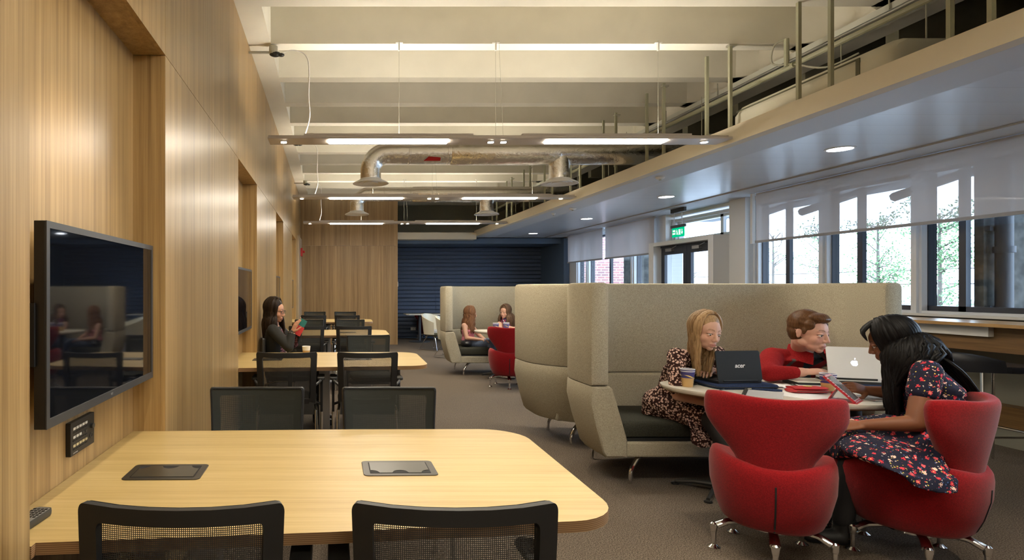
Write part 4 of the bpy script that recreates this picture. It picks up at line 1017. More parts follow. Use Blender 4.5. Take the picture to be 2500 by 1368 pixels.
# ================================================================== RED TUB CHAIRS
def sm01(x):
    x = max(0.0, min(1.0, x)); return x*x*(3-2*x)
def make_red_chair(mat=None, slit=True):
    mat = mat or M_RED
    t = thing('tub_chair', 'x', 'armchair', (0,0,0))
    # tub: seen from above an oval, open seat in front (+y)
    R = []
    for z, k in ((0.165,0.62),(0.17,0.72),(0.19,0.80),(0.26,0.90),(0.36,0.985),(0.44,1.0),(0.475,0.985),(0.495,0.94),(0.50,0.88)):
        ring = []
        for i in range(40):
            a = 2*PI*i/40; c, s = math.cos(a), math.sin(a)
            rx, ry = 0.272, 0.285
            if s > 0: ry = 0.31
            zz = z
            if z > 0.42: zz = z - 0.055*max(0, s)**1.0*(z-0.42)/0.08 + 0.05*max(0, abs(c)-0.2)*(z-0.42)/0.08
            ring.append((rx*k*math.copysign(abs(c)**0.9, c), ry*k*math.copysign(abs(s)**0.9, s), zz))
        R.append(ring)
    R.append([(x*0.86, y*0.86, z-0.012) for x, y, z in R[-1]])
    R.append([(x*0.6, y*0.6, 0.452) for x, y, z in R[-1]])
    R.append([(x*0.05, y*0.05, 0.455) for x, y, z in R[-1]])
    body = MB().rings(R).build('tub_body', mat, t, smooth=True, angle=60)
    if slit:
        sl = MB(); R = []
        for z in [0.175+0.245*i/8 for i in range(9)]:
            k = 0.80+(z-0.19)/0.07*0.10 if z < 0.26 else (0.90+(z-0.26)/0.10*0.085 if z < 0.36 else 0.985+(z-0.36)/0.08*0.015)
            if z < 0.19: k = 0.72+(z-0.17)/0.02*0.08
            y = -0.285*k; wd = 0.0035
            R.append([(-wd,y-0.0035,z),(wd,y-0.0035,z),(wd,y+0.02,z),(-wd,y+0.02,z)])
        sl.rings(R).build('back_slit', M_BLACKM, t)
    # winged back, wrapped round the sitter
    def bk(u, v, off):
        hw = (0.128+0.155*sm01(v/0.74))
        ang = u*(0.95 if v > 0 else 0.95)
        rad = 0.30+0.05*v
        lat = u*hw
        y = -0.215-0.060*v+0.145*(abs(u)**2.2)*(0.35+0.65*v) 
        z = 0.46+0.385*v+0.028*(u*u)*v - (0.0)
        n = Vector((u*0.9, -1, 0.1)).normalized()
        return Vector((lat, y, z))+n*off
    N, Mv = 22, 16
    vs = []; fs = []
    def edge(u, v):                                                # rounded shell thickness
        e = min(1.0, (1-abs(u))*6.0, (1-v)*8.0 if v > 0.5 else 1.0)
        return 0.012+0.024*math.sqrt(max(0.0, 1-(1-e)**2))
    us = [math.sin(PI/2*(-1+2*i/N)) for i in range(N+1)]; vv = [math.sin(PI/2*j/Mv) for j in range(Mv+1)]
    for side in (1, -1):
        for j in range(Mv+1):
            for i in range(N+1):
                u, v = us[i], vv[j]
                # wing corners rounded off
                uu = u*(1-0.05*max(0,(v-0.85)/0.15)**2)
                vs.append(bk(uu, v*(1-0.05*abs(u)**6), side*edge(u, v)))
    W_ = N+1; H_ = (Mv+1)*W_
    for j in range(Mv):
        for i in range(N):
            fs.append((j*W_+i, j*W_+i+1, (j+1)*W_+i+1, (j+1)*W_+i)); fs.append((H_+j*W_+i, H_+(j+1)*W_+i, H_+(j+1)*W_+i+1, H_+j*W_+i+1))
    for j in range(Mv):
        for i in (0, N): fs.append((j*W_+i, (j+1)*W_+i, H_+(j+1)*W_+i, H_+j*W_+i))
    for i in range(N):
        for j in (0, Mv): fs.append((j*W_+i, j*W_+i+1, H_+j*W_+i+1, H_+j*W_+i))
    MB().add(vs, fs).build('winged_back', mat, t, smooth=True, angle=70)
    MB().lathe([(0.11,0.135),(0.11,0.17)], n=20).build('swivel_hub', M_CHROME, t, smooth=True)
    for k in range(5):
        a = -PI/2+2*PI*k/5; c, s = math.cos(a), math.sin(a); r = 0.262
        MB().tube([(0.09*c,0.09*s,0.155),(0.20*c,0.20*s,0.145),(0.25*c,0.25*s,0.120)], [0.016,0.017,0.019], n=10, flat=1.25).build('base_arm', M_CHROME, t, smooth=True)
        MB().lathe([(0.030,0.0),(0.031,0.004),(0.014,0.016),(0.012,0.018),(0.012,0.085),(0.015,0.088),(0.0185,0.115),(0.0185,0.128),(0.010,0.136),(0.0,0.137)], (r*c,r*s,0), n=16).build('leg', M_CHROME, t, smooth=True)
    return t
rc = make_red_chair()
rc.location = (2.30, 3.11, 0); rc.rotation_euler = (0,0,math.radians(-32)); rc['label'] = 'empty red felt winged chair seen from behind at the nearest booth table'; rc['group'] = 'red winged tub chairs'
r2 = dup(rc, loc=(3.015,3.08,0), rotz=math.radians(28), label='red felt winged chair under the student in the navy floral dress')
for c in kids(r2):
    if c.name.startswith(('base_arm','leg','swivel')): c.rotation_euler = (0,0,math.radians(-60))
r3 = dup(rc, loc=(2.51,8.42,0), rotz=math.radians(-12), label='red felt winged chair pulled up to the distant booth table')
r4 = make_red_chair(M_REDD); r4.location = (2.62,16.2,0); r4.rotation_euler = (0,0,math.radians(200)); r4['label'] = 'dark red tub chair by the navy ribbed wall'; r4['group'] = 'red winged tub chairs'
for c in kids(r4):
    if c.name.startswith('winged_back'): c.scale = (1,1,0.62); c.location.z = 0.17

# ================================================================== LOUNGE CORNER IN THE ALCOVE
t = thing('cafe_table', 'white topped table on a dark column by the navy ribbed wall', 'table', (0,15.55,0))
MB().prism([(1.93,-0.28),(2.0,-0.36),(3.6,-0.36),(3.6,0.36),(2.02,0.36),(1.93,0.28)], 0.71, 0.732).build('tabletop', M_TOP, t, bevel=0.003)
for x in (2.32, 3.3): MB().tube([(x,0,0.02),(x,0,0.709)], 0.04, n=12).build('column', M_PIPE, t, smooth=True); MB().lathe([(0.28,0),(0.28,0.015),(0.03,0.03)], (x,0,0), n=24).build('base_plate', M_PIPE, t)
def shell_chair():
    t = thing('shell_chair', 'x', 'armchair', (0,0,0))
    def sh(a, v, off):
        r = 0.255+0.055*v+off; back = (1-math.cos(a))/2              # a=0 front, pi=back
        zt = 0.56+0.26*back**0.8
        z = 0.36+(zt-0.36)*v
        return Vector((r*math.sin(a), r*math.cos(a)*1.0, z))
    A = [math.radians(55+250*i/26) for i in range(27)]
    R = []
    for a in A:
        ring = [sh(a, v, 0.0) for v in (0,0.2,0.5,0.8,1.0)]+[sh(a, v, -0.032) for v in (1.0,0.8,0.5,0.2,0)]
        R.append(ring)
    MB().rings(R).build('shell', M_TUB, t, smooth=True, angle=50)
    R = []
    for z, k in ((0.31,0.35),(0.33,0.75),(0.36,0.97),(0.40,1.02),(0.405,0.9)):
        R.append([(0.255*k*math.cos(2*PI*i/28), 0.255*k*math.sin(2*PI*i/28), z) for i in range(28)])
    MB().rings(R).build('seat_bowl', M_OLIVEC, t, smooth=True)
    MB().rings([[(0.222*k*math.cos(2*PI*i/28), 0.222*k*math.sin(2*PI*i/28)+0.01, z) for i in range(28)] for z, k in ((0.405,1.0),(0.44,1.0),(0.455,0.93))]).build('seat_cushion', M_WPLG, t, smooth=True)
    for s in (-1, 1):
        MB().tube([(s*0.13,0.10,0.34),(s*0.25,0.27,0.012),(s*0.25,-0.27,0.012),(s*0.13,-0.10,0.34)], 0.009, n=8).build('sled_leg', M_CHROME, t, smooth=True)
    return t
M_WPLG = principled('grey_white_cushion', (0.42,0.43,0.46), 0.7)
sc1 = shell_chair(); sc1.location = (2.36,13.45,0); sc1.rotation_euler = (0,0,math.radians(-140)); sc1['label'] = 'cream shell armchair on chrome sled legs, the farther one, turned to the wall'; sc1['group'] = 'cream shell armchairs'
sc2 = dup(sc1, loc=(2.44,12.1,0), rotz=math.radians(-120), label='cream shell armchair half hidden behind the distant booth sofa')

# ================================================================== BAR STOOLS
def make_stool():
    t = thing('bar_stool', 'x', 'bar stool', (0,0,0))              # back at -x, faces +x
    R = []
    for x, z, hw, th in ((-0.02,0.80,0.20,0.05),(0.10,0.795,0.215,0.05),(0.28,0.80,0.215,0.045),(0.36,0.795,0.205,0.035),(0.385,0.78,0.19,0.02)):
        R.append([(x, y*hw/0.2, z-th+(0.0 if s else th)) for y, s in ((-0.2,0),(0.2,0),(0.2,1),(-0.2,1))])
    MB().rings(R).build('seat', M_LEATHER, t, smooth=True, bevel=0.012)
    b = MB(); R = []
    for i in range(13):
        a = -1+2*i/12
        x = -0.30+0.26*abs(a)**2.4; y = a*0.235
        top = 0.905-0.055*abs(a)**4
        R.append([(x-0.02,y,0.755),(x-0.035,y,0.83),(x-0.035,y,top-0.01),(x-0.02,y,top),(x+0.0,y,top-0.005),(x+0.012,y,0.80),(x+0.012,y,0.755)])
    b.rings(R); b.build('low_back', M_LEATHER, t, smooth=True, angle=50)
    MB().rings([[(-0.30+0.26*abs(a)**2.4 if front else 0.02, a*0.225, z) for front, z in ((1,0.757),(0,0.752),(0,0.80),(1,0.80))] for a in [-1+2*i/12 for i in range(13)]]).build('seat_rear', M_LEATHER, t, smooth=True)
    for sx, sy in ((-1,-1),(-1,1),(1,-1),(1,1)):
        x0 = 0.02+sx*0.14 if sx < 0 else 0.30; 
        MB().tube([(x0,sy*0.15,0.76),(x0+sx*0.06,sy*0.21,0.0)], 0.011, n=10).build('leg', M_CHROME, t, smooth=True)
    MB().tube([(-0.16,-0.19,0.27),(-0.16,0.19,0.27)], 0.008, n=8).build('foot_rail', M_CHROME, t)
    MB().tube([(-0.16,-0.19,0.27),(0.34,-0.19,0.27),(0.34,0.19,0.27),(-0.16,0.19,0.27)], 0.008, n=8).build('foot_rail', M_CHROME, t)
    return t
bs = make_stool(); bs.location = (5.02,4.62,0); bs['label'] = 'black leather low backed bar stool under the oak counter beside the floral dress'; bs['group'] = 'bar stools at the window counter'
dup(bs, loc=(4.98,5.72,0), label='black bar stool mostly hidden behind the head of the student in the floral dress')

# ================================================================== THINGS ON THE BOOTH TABLE
TZ = 0.7305
def cup(label, x, y, z=TZ, s=1.0, tall=0.112, straw=False, plain=False):
    t = thing('paper_cup', label, 'paper cup', (x,y,z), group='paper cups')
    r0, r1, h = 0.029*s, 0.042*s, tall*s
    def r(k): return r0+(r1-r0)*k
    MB().lathe([(r0,0),(r(0.62),h*0.62)], n=28).build('cup_sleeve' if not plain else 'cup_body', M_TAN if not straw else M_CUPB, t, smooth=True)
    w_ = MB(); R0, R1 = [], []
    for i in range(28):
        a = 2*PI*i/28; k = 0.62+0.07*math.sin(a*2+0.6)
        R0.append((r(k)*1.01*math.cos(a), r(k)*1.01*math.sin(a), h*k)); R1.append((r(0.955)*1.004*math.cos(a), r(0.955)*1.004*math.sin(a), h*0.955))
    if not plain:
        w_.rings([[(r(0.5)*math.cos(2*PI*i/28), r(0.5)*math.sin(2*PI*i/28), h*0.5) for i in range(28)], R0, R1]); w_.build('cup_band', M_CUPB, t, smooth=True)
        MB().rings([[(x_*1.012,y_*1.012,z_-h*0.035) for x_, y_, z_ in R0],[(x_*1.014,y_*1.014,z_+h*0.03*math.sin(2*PI*i/9)) for i, (x_, y_, z_) in enumerate(R0)]], cap=False).build('cup_wave', M_YEL, t, smooth=True)
    MB().lathe([(r(0.62),h*0.62),(r(0.95),h*0.955),(r(1.03),h*0.985),(r(1.03),h),(r(0.93),h),(r(0.9),h*0.85),(0.001,h*0.84)], n=28).build('cup_rim', M_CUPW, t, smooth=True)
    if straw: MB().tube([(0.0,0,h*0.3),(-0.02*s,0,h*1.0),(-0.045*s,0,h*1.35)], 0.004, n=6).build('straw', M_WPLAST, t)
    return t
cup('blue and tan paper cup beside the black laptop on the nearest booth table', 2.375, 3.955, s=1.06)
cup('blue and tan paper cup standing behind the tablet, next to the white laptop', 3.13, 3.74, s=1.06)
cup('tan and blue paper cup on the distant booth table, without a straw', 2.555, 9.20, s=1.12)
cup('blue paper cup with a white straw on the distant booth table', 2.715, 9.20, s=1.15, straw=True)
cup('small tan paper cup with a dark band on the second oak table', -0.235, 5.65, s=0.95, plain=True)
def laptop(label, loc, rz, lid_m, W, Dp, H, tilt, base_m, text_body=None, apple=False):
    t = thing('laptop', label, 'laptop', loc, rz)                  # screen faces +y, we see the lid from -y
    MB().prism(rrect(W, Dp, 0.012), 0.0, 0.018).build('base', base_m, t, bevel=0.003)
    k = MB()
    for r in range(5):
        for c in range(13): k.box(-W*0.42+c*W*0.066, -W*0.42+c*W*0.066+W*0.056, -Dp*0.28+r*0.020, -Dp*0.28+r*0.020+0.016, 0.0181, 0.0195)
    k.build('keyboard', M_KEYS if lid_m is M_SILVER else M_BLACK, t)
    MB().prism(rrect(W*0.3, Dp*0.26, 0.004), 0.0181, 0.0186).build('touchpad', M_BEZEL, t)
    lid = bpy.data.objects.new('lid', None)
    l_ = MB().prism([(x, z+H/2) for x, z in rrect(W, H, 0.014)], -0.007, 0.0, axis='y').build('lid', lid_m, t, bevel=0.002)
    bpy.data.objects.remove(lid)
    l_.location = (0, -Dp/2+0.005, 0.016); l_.rotation_euler = (tilt, 0, 0)
    MB().prism([(x, z+H/2+0.003) for x, z in rrect(W*0.93, H*0.86, 0.003)], 0.0002, 0.001, axis='y').build('screen', M_SCREEN, l_)
    MB().tube([(-W*0.38,-0.003,0.0),(W*0.38,-0.003,0.0)], 0.007, n=8).build('hinge', M_BLACK, l_)
    if text_body: text('lid_logo', text_body, 0.040, M_WPLAST, l_, (0.005,-0.0075,H*0.50), (PI/2,0,0), ext=0.0003, shear=0.25, bold=0.0008)
    if apple:
        mb = MB(); pts = []
        for i in range(40):
            a = 2*PI*i/40; r = 0.021*(1+0.0*a); x, z = r*math.cos(a), r*1.02*math.sin(a)
            if z > 0: z *= 0.92; z -= 0.004*math.exp(-(x/0.006)**2)
            else: x *= 0.93-0.10*abs(z)/0.02; z += 0.003*math.exp(-(x/0.006)**2)
            d = math.hypot(x-0.026, z-0.003)
            if d < 0.0105: k_ = 0.0105/d; x = 0.026+(x-0.026)*k_; z = 0.003+(z-0.003)*k_
            pts.append((x, -0.0078, z+H*0.5-0.002))
        mb.add(pts, [tuple(range(40))])
        lf = [(0.001+0.010*math.sin(q)*0.5+0.004*q/PI, -0.0078, H*0.5+0.020+0.0045*q) for q in (0,0.8,1.6,2.4,PI)]+[(0.001+0.004*q/PI-0.001, -0.0078, H*0.5+0.020+0.0045*q) for q in (2.4,1.6,0.8)]
        mb.add(lf, [tuple(range(len(lf)))]); mb.build('lid_logo', M_GLOW, l_)
    return t
sl_ = thing('laptop_sleeve', 'navy padded sleeve lying under the black laptop', 'laptop sleeve', (2.70,3.97,TZ), 0.02)
R = [[(x*k, y*k, z) for x, y in rrect(0.42,0.29,0.05)] for z, k in ((0.0,0.95),(0.008,0.995),(0.018,1.0),(0.026,0.97))]
MB().rings(R).build('sleeve_body', M_NAVY, sl_, smooth=True); MB().tube([(x,y,0.014) for x, y in rrect(0.423,0.293,0.05)]+[(0.2115,0.0965,0.014)], 0.003, n=5).build('zip', M_BLACK, sl_)
laptop('open black laptop with white lettering on its lid, in front of the blonde student', (2.69,4.03,TZ+0.0265), math.radians(6), M_LAPB, 0.318, 0.225, 0.198, math.radians(-9), M_BLACK, text_body='acer')
s2 = thing('laptop_sleeve', 'dark padded sleeve lying under the white laptop', 'laptop sleeve', (3.49,3.99,TZ), math.radians(-14))
MB().rings([[(x*k, y*k, z) for x, y in rrect(0.40,0.30,0.04)] for z, k in ((0.0,0.96),(0.006,1.0),(0.020,1.0),(0.026,0.97))]).build('sleeve_body', M_NAVY, s2, smooth=True)
MB().prism(rrect(0.28,0.22,0.01), 0.0265, 0.040).build('folded_cover', M_DARKG, s2)
laptop('open silver white laptop with a glowing fruit logo before the student in red', (3.485,4.0,TZ+0.0405), math.radians(-20), M_SILVER, 0.295, 0.215, 0.212, math.radians(-14), M_SILVER, apple=True)
# open spiral notebook
nb = thing('spiral_notebook', 'open white spiral notebook with photographs behind the red purse', 'notebook', (3.06,3.90,TZ), math.radians(-20))
MB().box(-0.17,-0.005,-0.10,0.10,0,0.006).build('left_pages', M_PAPER, nb); MB().box(0.005,0.20,-0.10,0.10,0,0.010).build('right_pages', M_PAPER, nb)
MB().box(-0.165,-0.09,-0.092,-0.03,0.0061,0.0066).build('printed_photo', M_PHOTO, nb); MB().box(-0.08,-0.02,-0.092,-0.045,0.0061,0.0066).build('printed_photo', M_PHOTO, nb)
c = MB()
for k in range(18): 
    y = -0.095+k*0.0112; c.tube([(-0.010,y,0.004),(-0.006,y,0.014),(0.006,y,0.016),(0.010,y,0.008)], 0.0012, n=4)
c.build('spiral_binding', M_BLACK, nb)
n2 = thing('spiral_notebook', 'closed grey notebook with black spiral at the left edge of the nearest booth table', 'notebook', (2.58,3.70,TZ), math.radians(52))
M_GPAP = principled('grey_paper', (0.45,0.45,0.46), 0.7)
MB().box(-0.14,0.14,-0.19,0.0,0,0.006).build('pages', M_GPAP, n2)
c = MB()
for k in range(24): x = -0.135+k*0.0117; c.tube([(x,-0.012,0.004),(x,0.002,0.013),(x,0.012,0.006)], 0.0016, n=4)
c.build('spiral_binding', M_BLACK, n2)
tag(MB().box(-0.11,0.11,-0.15,0.15,0,0.0015).build('paper_sheet', M_PAPER, loc=(2.86,3.62,TZ)), 'loose sheet of white paper on the nearest booth table in front of the navy sleeve', 'paper').rotation_euler = (0,0,0.5)
t = thing('pen_case', 'small dark navy pen pouch in front of the black laptop', 'pen case', (2.77,3.775,TZ), math.radians(-24))
MB().rings([[(x, y*k, 0.008+0.008*zz) for y, zz in ((-0.016,0),(-0.012,-0.9),(0.012,-0.9),(0.016,0),(0.010,0.9),(-0.010,0.9))] for x, k in ((-0.08,0.3),(-0.06,0.9),(0,1.0),(0.05,0.9),(0.08,0.4))]).build('pouch', M_NAVY, t, smooth=True)
MB().tube([(-0.08,0,0.010),(-0.115,0.012,0.006)], 0.003, n=5).build('zip_pull', M_CHROME, t)
t = thing('pen', 'black pen lying beside the paper cup and the black laptop', 'pen', (2.50,3.80,TZ+0.005), math.radians(40))
MB().tube([(-0.07,0,0),(0.06,0,0)], 0.0042, n=8).build('barrel', M_BLACK, t); MB().tube([(0.06,0,0),(0.075,0,0)], [0.004,0.001], n=8).build('tip', M_CHROME, t)
t = thing('phone', 'dark phone in a wallet case beside the blue and tan cup', 'phone', (2.425,4.07,TZ), math.radians(20))
MB().prism(rrect(0.075,0.14,0.008), 0, 0.010).build('case', M_BLACK, t, bevel=0.002); MB().prism(rrect(0.066,0.12,0.004), 0.0101, 0.0108).build('screen', M_SCREEN, t)
t = thing('folder', 'flat dark folder with white papers on top under the hand of the student in red', 'folder', (3.235,4.04,TZ), math.radians(-12))
MB().box(-0.10,0.10,-0.10,0.10,0,0.026).build('folder_body', M_BLACK, t, bevel=0.003); MB().box(-0.102,0.102,-0.102,0.102,0.0262,0.032).build('papers', M_TOP, t)
# red purse
t = thing('purse', 'red leather purse with a gold flower on the nearest booth table', 'purse', (2.985,3.72,TZ), math.radians(-4))
MB().rings([[(x, 0.055*k*math.cos(a), 0.014+0.013*k2*math.sin(a)) for a in [2*PI*i/14 for i in range(14)]] for x, k, k2 in ((-0.112,0.75,0.75),(-0.10,0.95,1.0),(0.0,1.0,1.08),(0.09,0.9,0.95),(0.112,0.6,0.6))]).build('purse_body', M_PINKRED, t, smooth=True)
MB().rings([[(x, 0.058*k*math.cos(a)+0.004, 0.031+0.009*k2*math.sin(a)) for a in [2*PI*i/14 for i in range(14)]] for x, k, k2 in ((-0.10,0.8,0.8),(-0.02,1.0,1.0),(0.07,0.95,1.0),(0.105,0.6,0.6))]).build('purse_flap', M_PINKRED, t, smooth=True)
f = MB()
for k in range(6): a = PI/3*k; f.ball((0.0+0.016*math.cos(a),0.0+0.014*math.sin(a),0.0405), (0.011,0.009,0.002), 8, 4)
f.build('gold_flower', M_YEL, t, smooth=True); MB().tube([(-0.10,-0.056,0.018),(0.11,-0.050,0.018)], 0.0022, n=5).build('zip', M_BRASS, t); MB().ball((0.115,-0.045,0.010), 0.010, 8, 6).build('zip_pull', M_PINKRED, t, smooth=True)
# tablet in red spotted stand case
t = thing('tablet', 'tablet in a red white-spotted stand case, held by the student in the floral dress', 'tablet', (2.99,3.45,TZ), math.radians(40))
Rm = Matrix.Rotation(math.radians(-38), 4, 'X')
def m_spot():
    m = principled('red_white_spotted_case', (0.40,0.02,0.03), 0.5); q = NT(m)
    v = q.n('ShaderNodeTexVoronoi', feature='F1', i_Scale=62.0); v.inputs['Randomness'].default_value = 0.15; q.l(q.coord(), v.inputs['Vector'])
    q.l(q.mix(q.math('LESS_THAN', v.outputs['Distance'], 0.36), (0.42,0.015,0.025), (0.80,0.66,0.62)), q.b.inputs['Base Color']); return m
M_SPOT = m_spot()
cf = MB().prism([(x, z+0.102) for x, z in rrect(0.148, 0.20, 0.010)], 0.0, 0.012, axis='y').build('case_front', M_SPOT, t, bevel=0.002)
cf.location = (0,-0.06,0.004); cf.rotation_euler = (math.radians(-46), 0, 0)
M_TABS = principled('bright_screen_glass', (0.17,0.18,0.19), 0.04, spec=1.0)
MB().prism([(x, z+0.102) for x, z in rrect(0.112, 0.168, 0.004)], -0.0016, -0.0004, axis='y').build('screen', M_TABS, cf)
st = MB(); st.add([(-0.07,0.075,0.0),(0.07,0.075,0.0),(0.05,0.03,0.082),(-0.05,0.03,0.082)], [(0,1,2,3)]); st.add([(-0.09,-0.065,0.001),(0.09,-0.065,0.001),(0.07,0.075,0.001),(-0.07,0.075,0.001)], [(0,1,2,3)])
so = st.build('case_stand', M_PINKRED, t); sm = so.modifiers.new('s', 'SOLIDIFY'); sm.thickness = 0.003
M_GRID = principled('grey_checked_cover', (0.25,0.25,0.25), 0.7)
nbk = thing('notepad', 'grey checked notepad under the wrist of the student in the floral dress', 'notepad', (3.25,3.52,TZ), 0.05)
MB().box(-0.12,0.12,-0.09,0.09,0,0.007).build('pad_cover', M_GRID, nbk); MB().tube([(-0.12,-0.092,0.006),(0.12,-0.092,0.006)], 0.004, n=6).build('spiral_binding', M_CHROME, nbk)
# red bag on the seat behind the table, black bag on the distant booth
t = thing('red_bag', 'red bag on the booth seat beside the student in the red jacket', 'bag', (3.80,4.25,0.446))
MB().ball((-0.17,0.0,0.10), (0.13,0.11,0.10), 18, 12).build('bag_body', M_JACKET, t, smooth=True); MB().tube(smoothpath([(-0.25,0,0.16),(-0.20,0,0.24),(-0.10,0,0.24),(-0.08,0,0.16)],4), 0.01, n=6).build('strap', M_JACKET, t, smooth=True)
t = thing('black_bag', 'soft black bag on the distant booth seat behind the student in pink', 'bag', (2.175,9.62,0.446))
MB().ball((0.02,0.02,0.052), (0.085,0.12,0.056), 16, 10).build('bag_body', M_LEATHER, t, smooth=True); MB().tube(smoothpath([(0.0,-0.06,0.09),(0.01,0.0,0.12),(0.02,0.08,0.09)],4), 0.008, n=6).build('strap', M_LEATHER, t, smooth=True)
# ================================================================== PEOPLE
def remesh(mb, voxel, smooth=4, name='tmp', fac=0.5):
    """fuse overlapping limbs into one continuous surface"""
    me = bpy.data.meshes.new(name); me.from_pydata(mb.v, [], mb.f)
    bm = bmesh.new(); bm.from_mesh(me); bmesh.ops.recalc_face_normals(bm, faces=bm.faces); bm.to_mesh(me); bm.free()
    o = bpy.data.objects.new(name, me); COL.objects.link(o)
    r = o.modifiers.new('r', 'REMESH'); r.mode = 'VOXEL'; r.voxel_size = voxel
    if smooth:
        s = o.modifiers.new('s', 'SMOOTH'); s.factor = fac; s.iterations = smooth
    dg = bpy.context.evaluated_depsgraph_get(); dg.update()
    out = bpy.data.meshes.new_from_object(o.evaluated_get(dg), depsgraph=dg)
    bpy.data.objects.remove(o); bpy.data.meshes.remove(me)
    out.polygons.foreach_set('use_smooth', [True]*len(out.polygons))
    return out
def mesh_obj(name, me, mats, parent):
    me.materials.clear()
    for m in (mats if isinstance(mats, (list, tuple)) else [mats]): me.materials.append(m)
    o = bpy.data.objects.new(name, me); COL.objects.link(o); o.parent = parent; return o
def frame(c, fwd, up=(0,0,1), s=1.0):
    """head frame: x right of the person, y forward, z up"""
    f = Vector(fwd).normalized(); u = Vector(up); r = f.cross(u).normalized(); u = r.cross(f).normalized()
    M = Matrix(((r.x,f.x,u.x,c[0]),(r.y,f.y,u.y,c[1]),(r.z,f.z,u.z,c[2]),(0,0,0,1)))
    return M @ Matrix.Scale(s, 4)
def sm(a, b, x):
    t = max(0.0, min(1.0, (x-a)/(b-a))); return t*t*(3-2*t)
def head_prims(mb, M, male=False, smile=0.0):
    R3 = M.to_3x3(); s = M.to_scale()[0]; Rn = R3.normalized()
    def B(c, r): mb.ball(M @ Vector(c), tuple(x*s for x in r), 20, 14, Rn)
    def C(a, ra, b, rb): mb.cone(M @ Vector(a), ra*s, M @ Vector(b), rb*s, 12)
    B((0,-0.018,0.030), (0.073,0.092,0.083))                       # skull
    B((0,0.020,0.018), (0.064,0.066,0.066))                        # forehead
    B((0,0.028,-0.030), (0.058,0.057,0.064))                       # face
    B((0,0.034,-0.070), (0.043 if not male else 0.048,0.044,0.034)) # jaw
    B((0,0.062,-0.092), (0.020 if not male else 0.025,0.018,0.016)) # chin
    for sx in (-1, 1):
        B((sx*0.034,0.047,-0.034), (0.025,0.026,0.028))             # cheek
        B((sx*0.046,0.002,-0.058), (0.012,0.028,0.020))            # jaw angle
        C((sx*0.015,0.0775,0.021), 0.0075, (sx*0.044,0.063,0.019), 0.0075)  # brow
        B((sx*0.072,-0.014,-0.012), (0.006,0.013,0.024)); B((sx*0.076,-0.019,-0.002), (0.005,0.011,0.014))   # ear
        B((sx*0.0105,0.0895,-0.039), (0.0080,0.0100,0.0075))            # nostril
        B((sx*0.030,0.0690,0.0026), (0.0170,0.0132,0.0078))          # upper lid
        B((sx*0.030,0.0690,-0.0125), (0.0155,0.0100,0.0055))         # lower lid
        C((0,0.084,-0.064), 0.0062, (sx*0.019,0.075,-0.063+smile), 0.0040)
        C((0,0.082,-0.074), 0.0075, (sx*0.016,0.075,-0.070+smile), 0.0045)
    C((0,0.080,0.006), 0.0080, (0,0.0990,-0.034), 0.0100)            # nose
    B((0,0.076,-0.066), (0.024,0.014,0.020))
def hand(mb, wrist, palm_dir, up, thumb_side, curl=0.35, s=1.0, spread=0.10, fr=0.0083):
    """palm, four bent fingers of different lengths, thumb from the side; up = back of the hand"""
    f = Vector(palm_dir).normalized(); u = Vector(up); u = (u-f*u.dot(f)).normalized(); r = f.cross(u).normalized()*thumb_side
    w_ = Vector(wrist)
    secs = []
    for d, hw, hd in ((-0.01,0.026,0.019),(0.02,0.033,0.0155),(0.055,0.040,0.0145),(0.083,0.040,0.012),(0.092,0.036,0.008)):
        secs.append((w_+f*d*s, r*hw*s, u*hd*s))
    mb.loft(secs, 16)
    for i, (off, L) in enumerate(((0.030,0.070),(0.010,0.078),(-0.0105,0.072),(-0.030,0.056))):
        p = w_+(f*0.084+r*off)*s; a = curl*(0.7+0.2*i); d = (f+r*off*spread*12).normalized(); q = p
        rr = fr*s*(1.0 if i < 3 else 0.9)
        for k, seg in enumerate((0.46,0.30,0.24)):
            ang = a*(0.6+0.9*k)
            dd = (d*math.cos(ang)-u*math.sin(ang)).normalized(); q2 = q+dd*L*seg*s
            mb.cone(q, rr*(1-0.08*k), q2, rr*(0.92-0.09*k), 10); q = q2
    p = w_+(f*0.022+r*0.028)*s; d1 = (f*0.62+r*0.70-u*0.25).normalized(); d2 = (f*0.90+r*0.25-u*0.30).normalized()
    q = p+d1*0.040*s; mb.cone(p, 0.013*s, q, 0.0105*s, 10); q2 = q+d2*0.032*s; mb.cone(q, 0.0105*s, q2, 0.009*s, 10); mb.cone(q2, 0.009*s, q2+(d2-u*0.2).normalized()*0.018*s, 0.0075*s, 10)
def limb(mb, pts, rad):
    for a, b, ra, rb in zip(pts[:-1], pts[1:], rad[:-1], rad[1:]): mb.cone(a, ra, b, rb, 18)
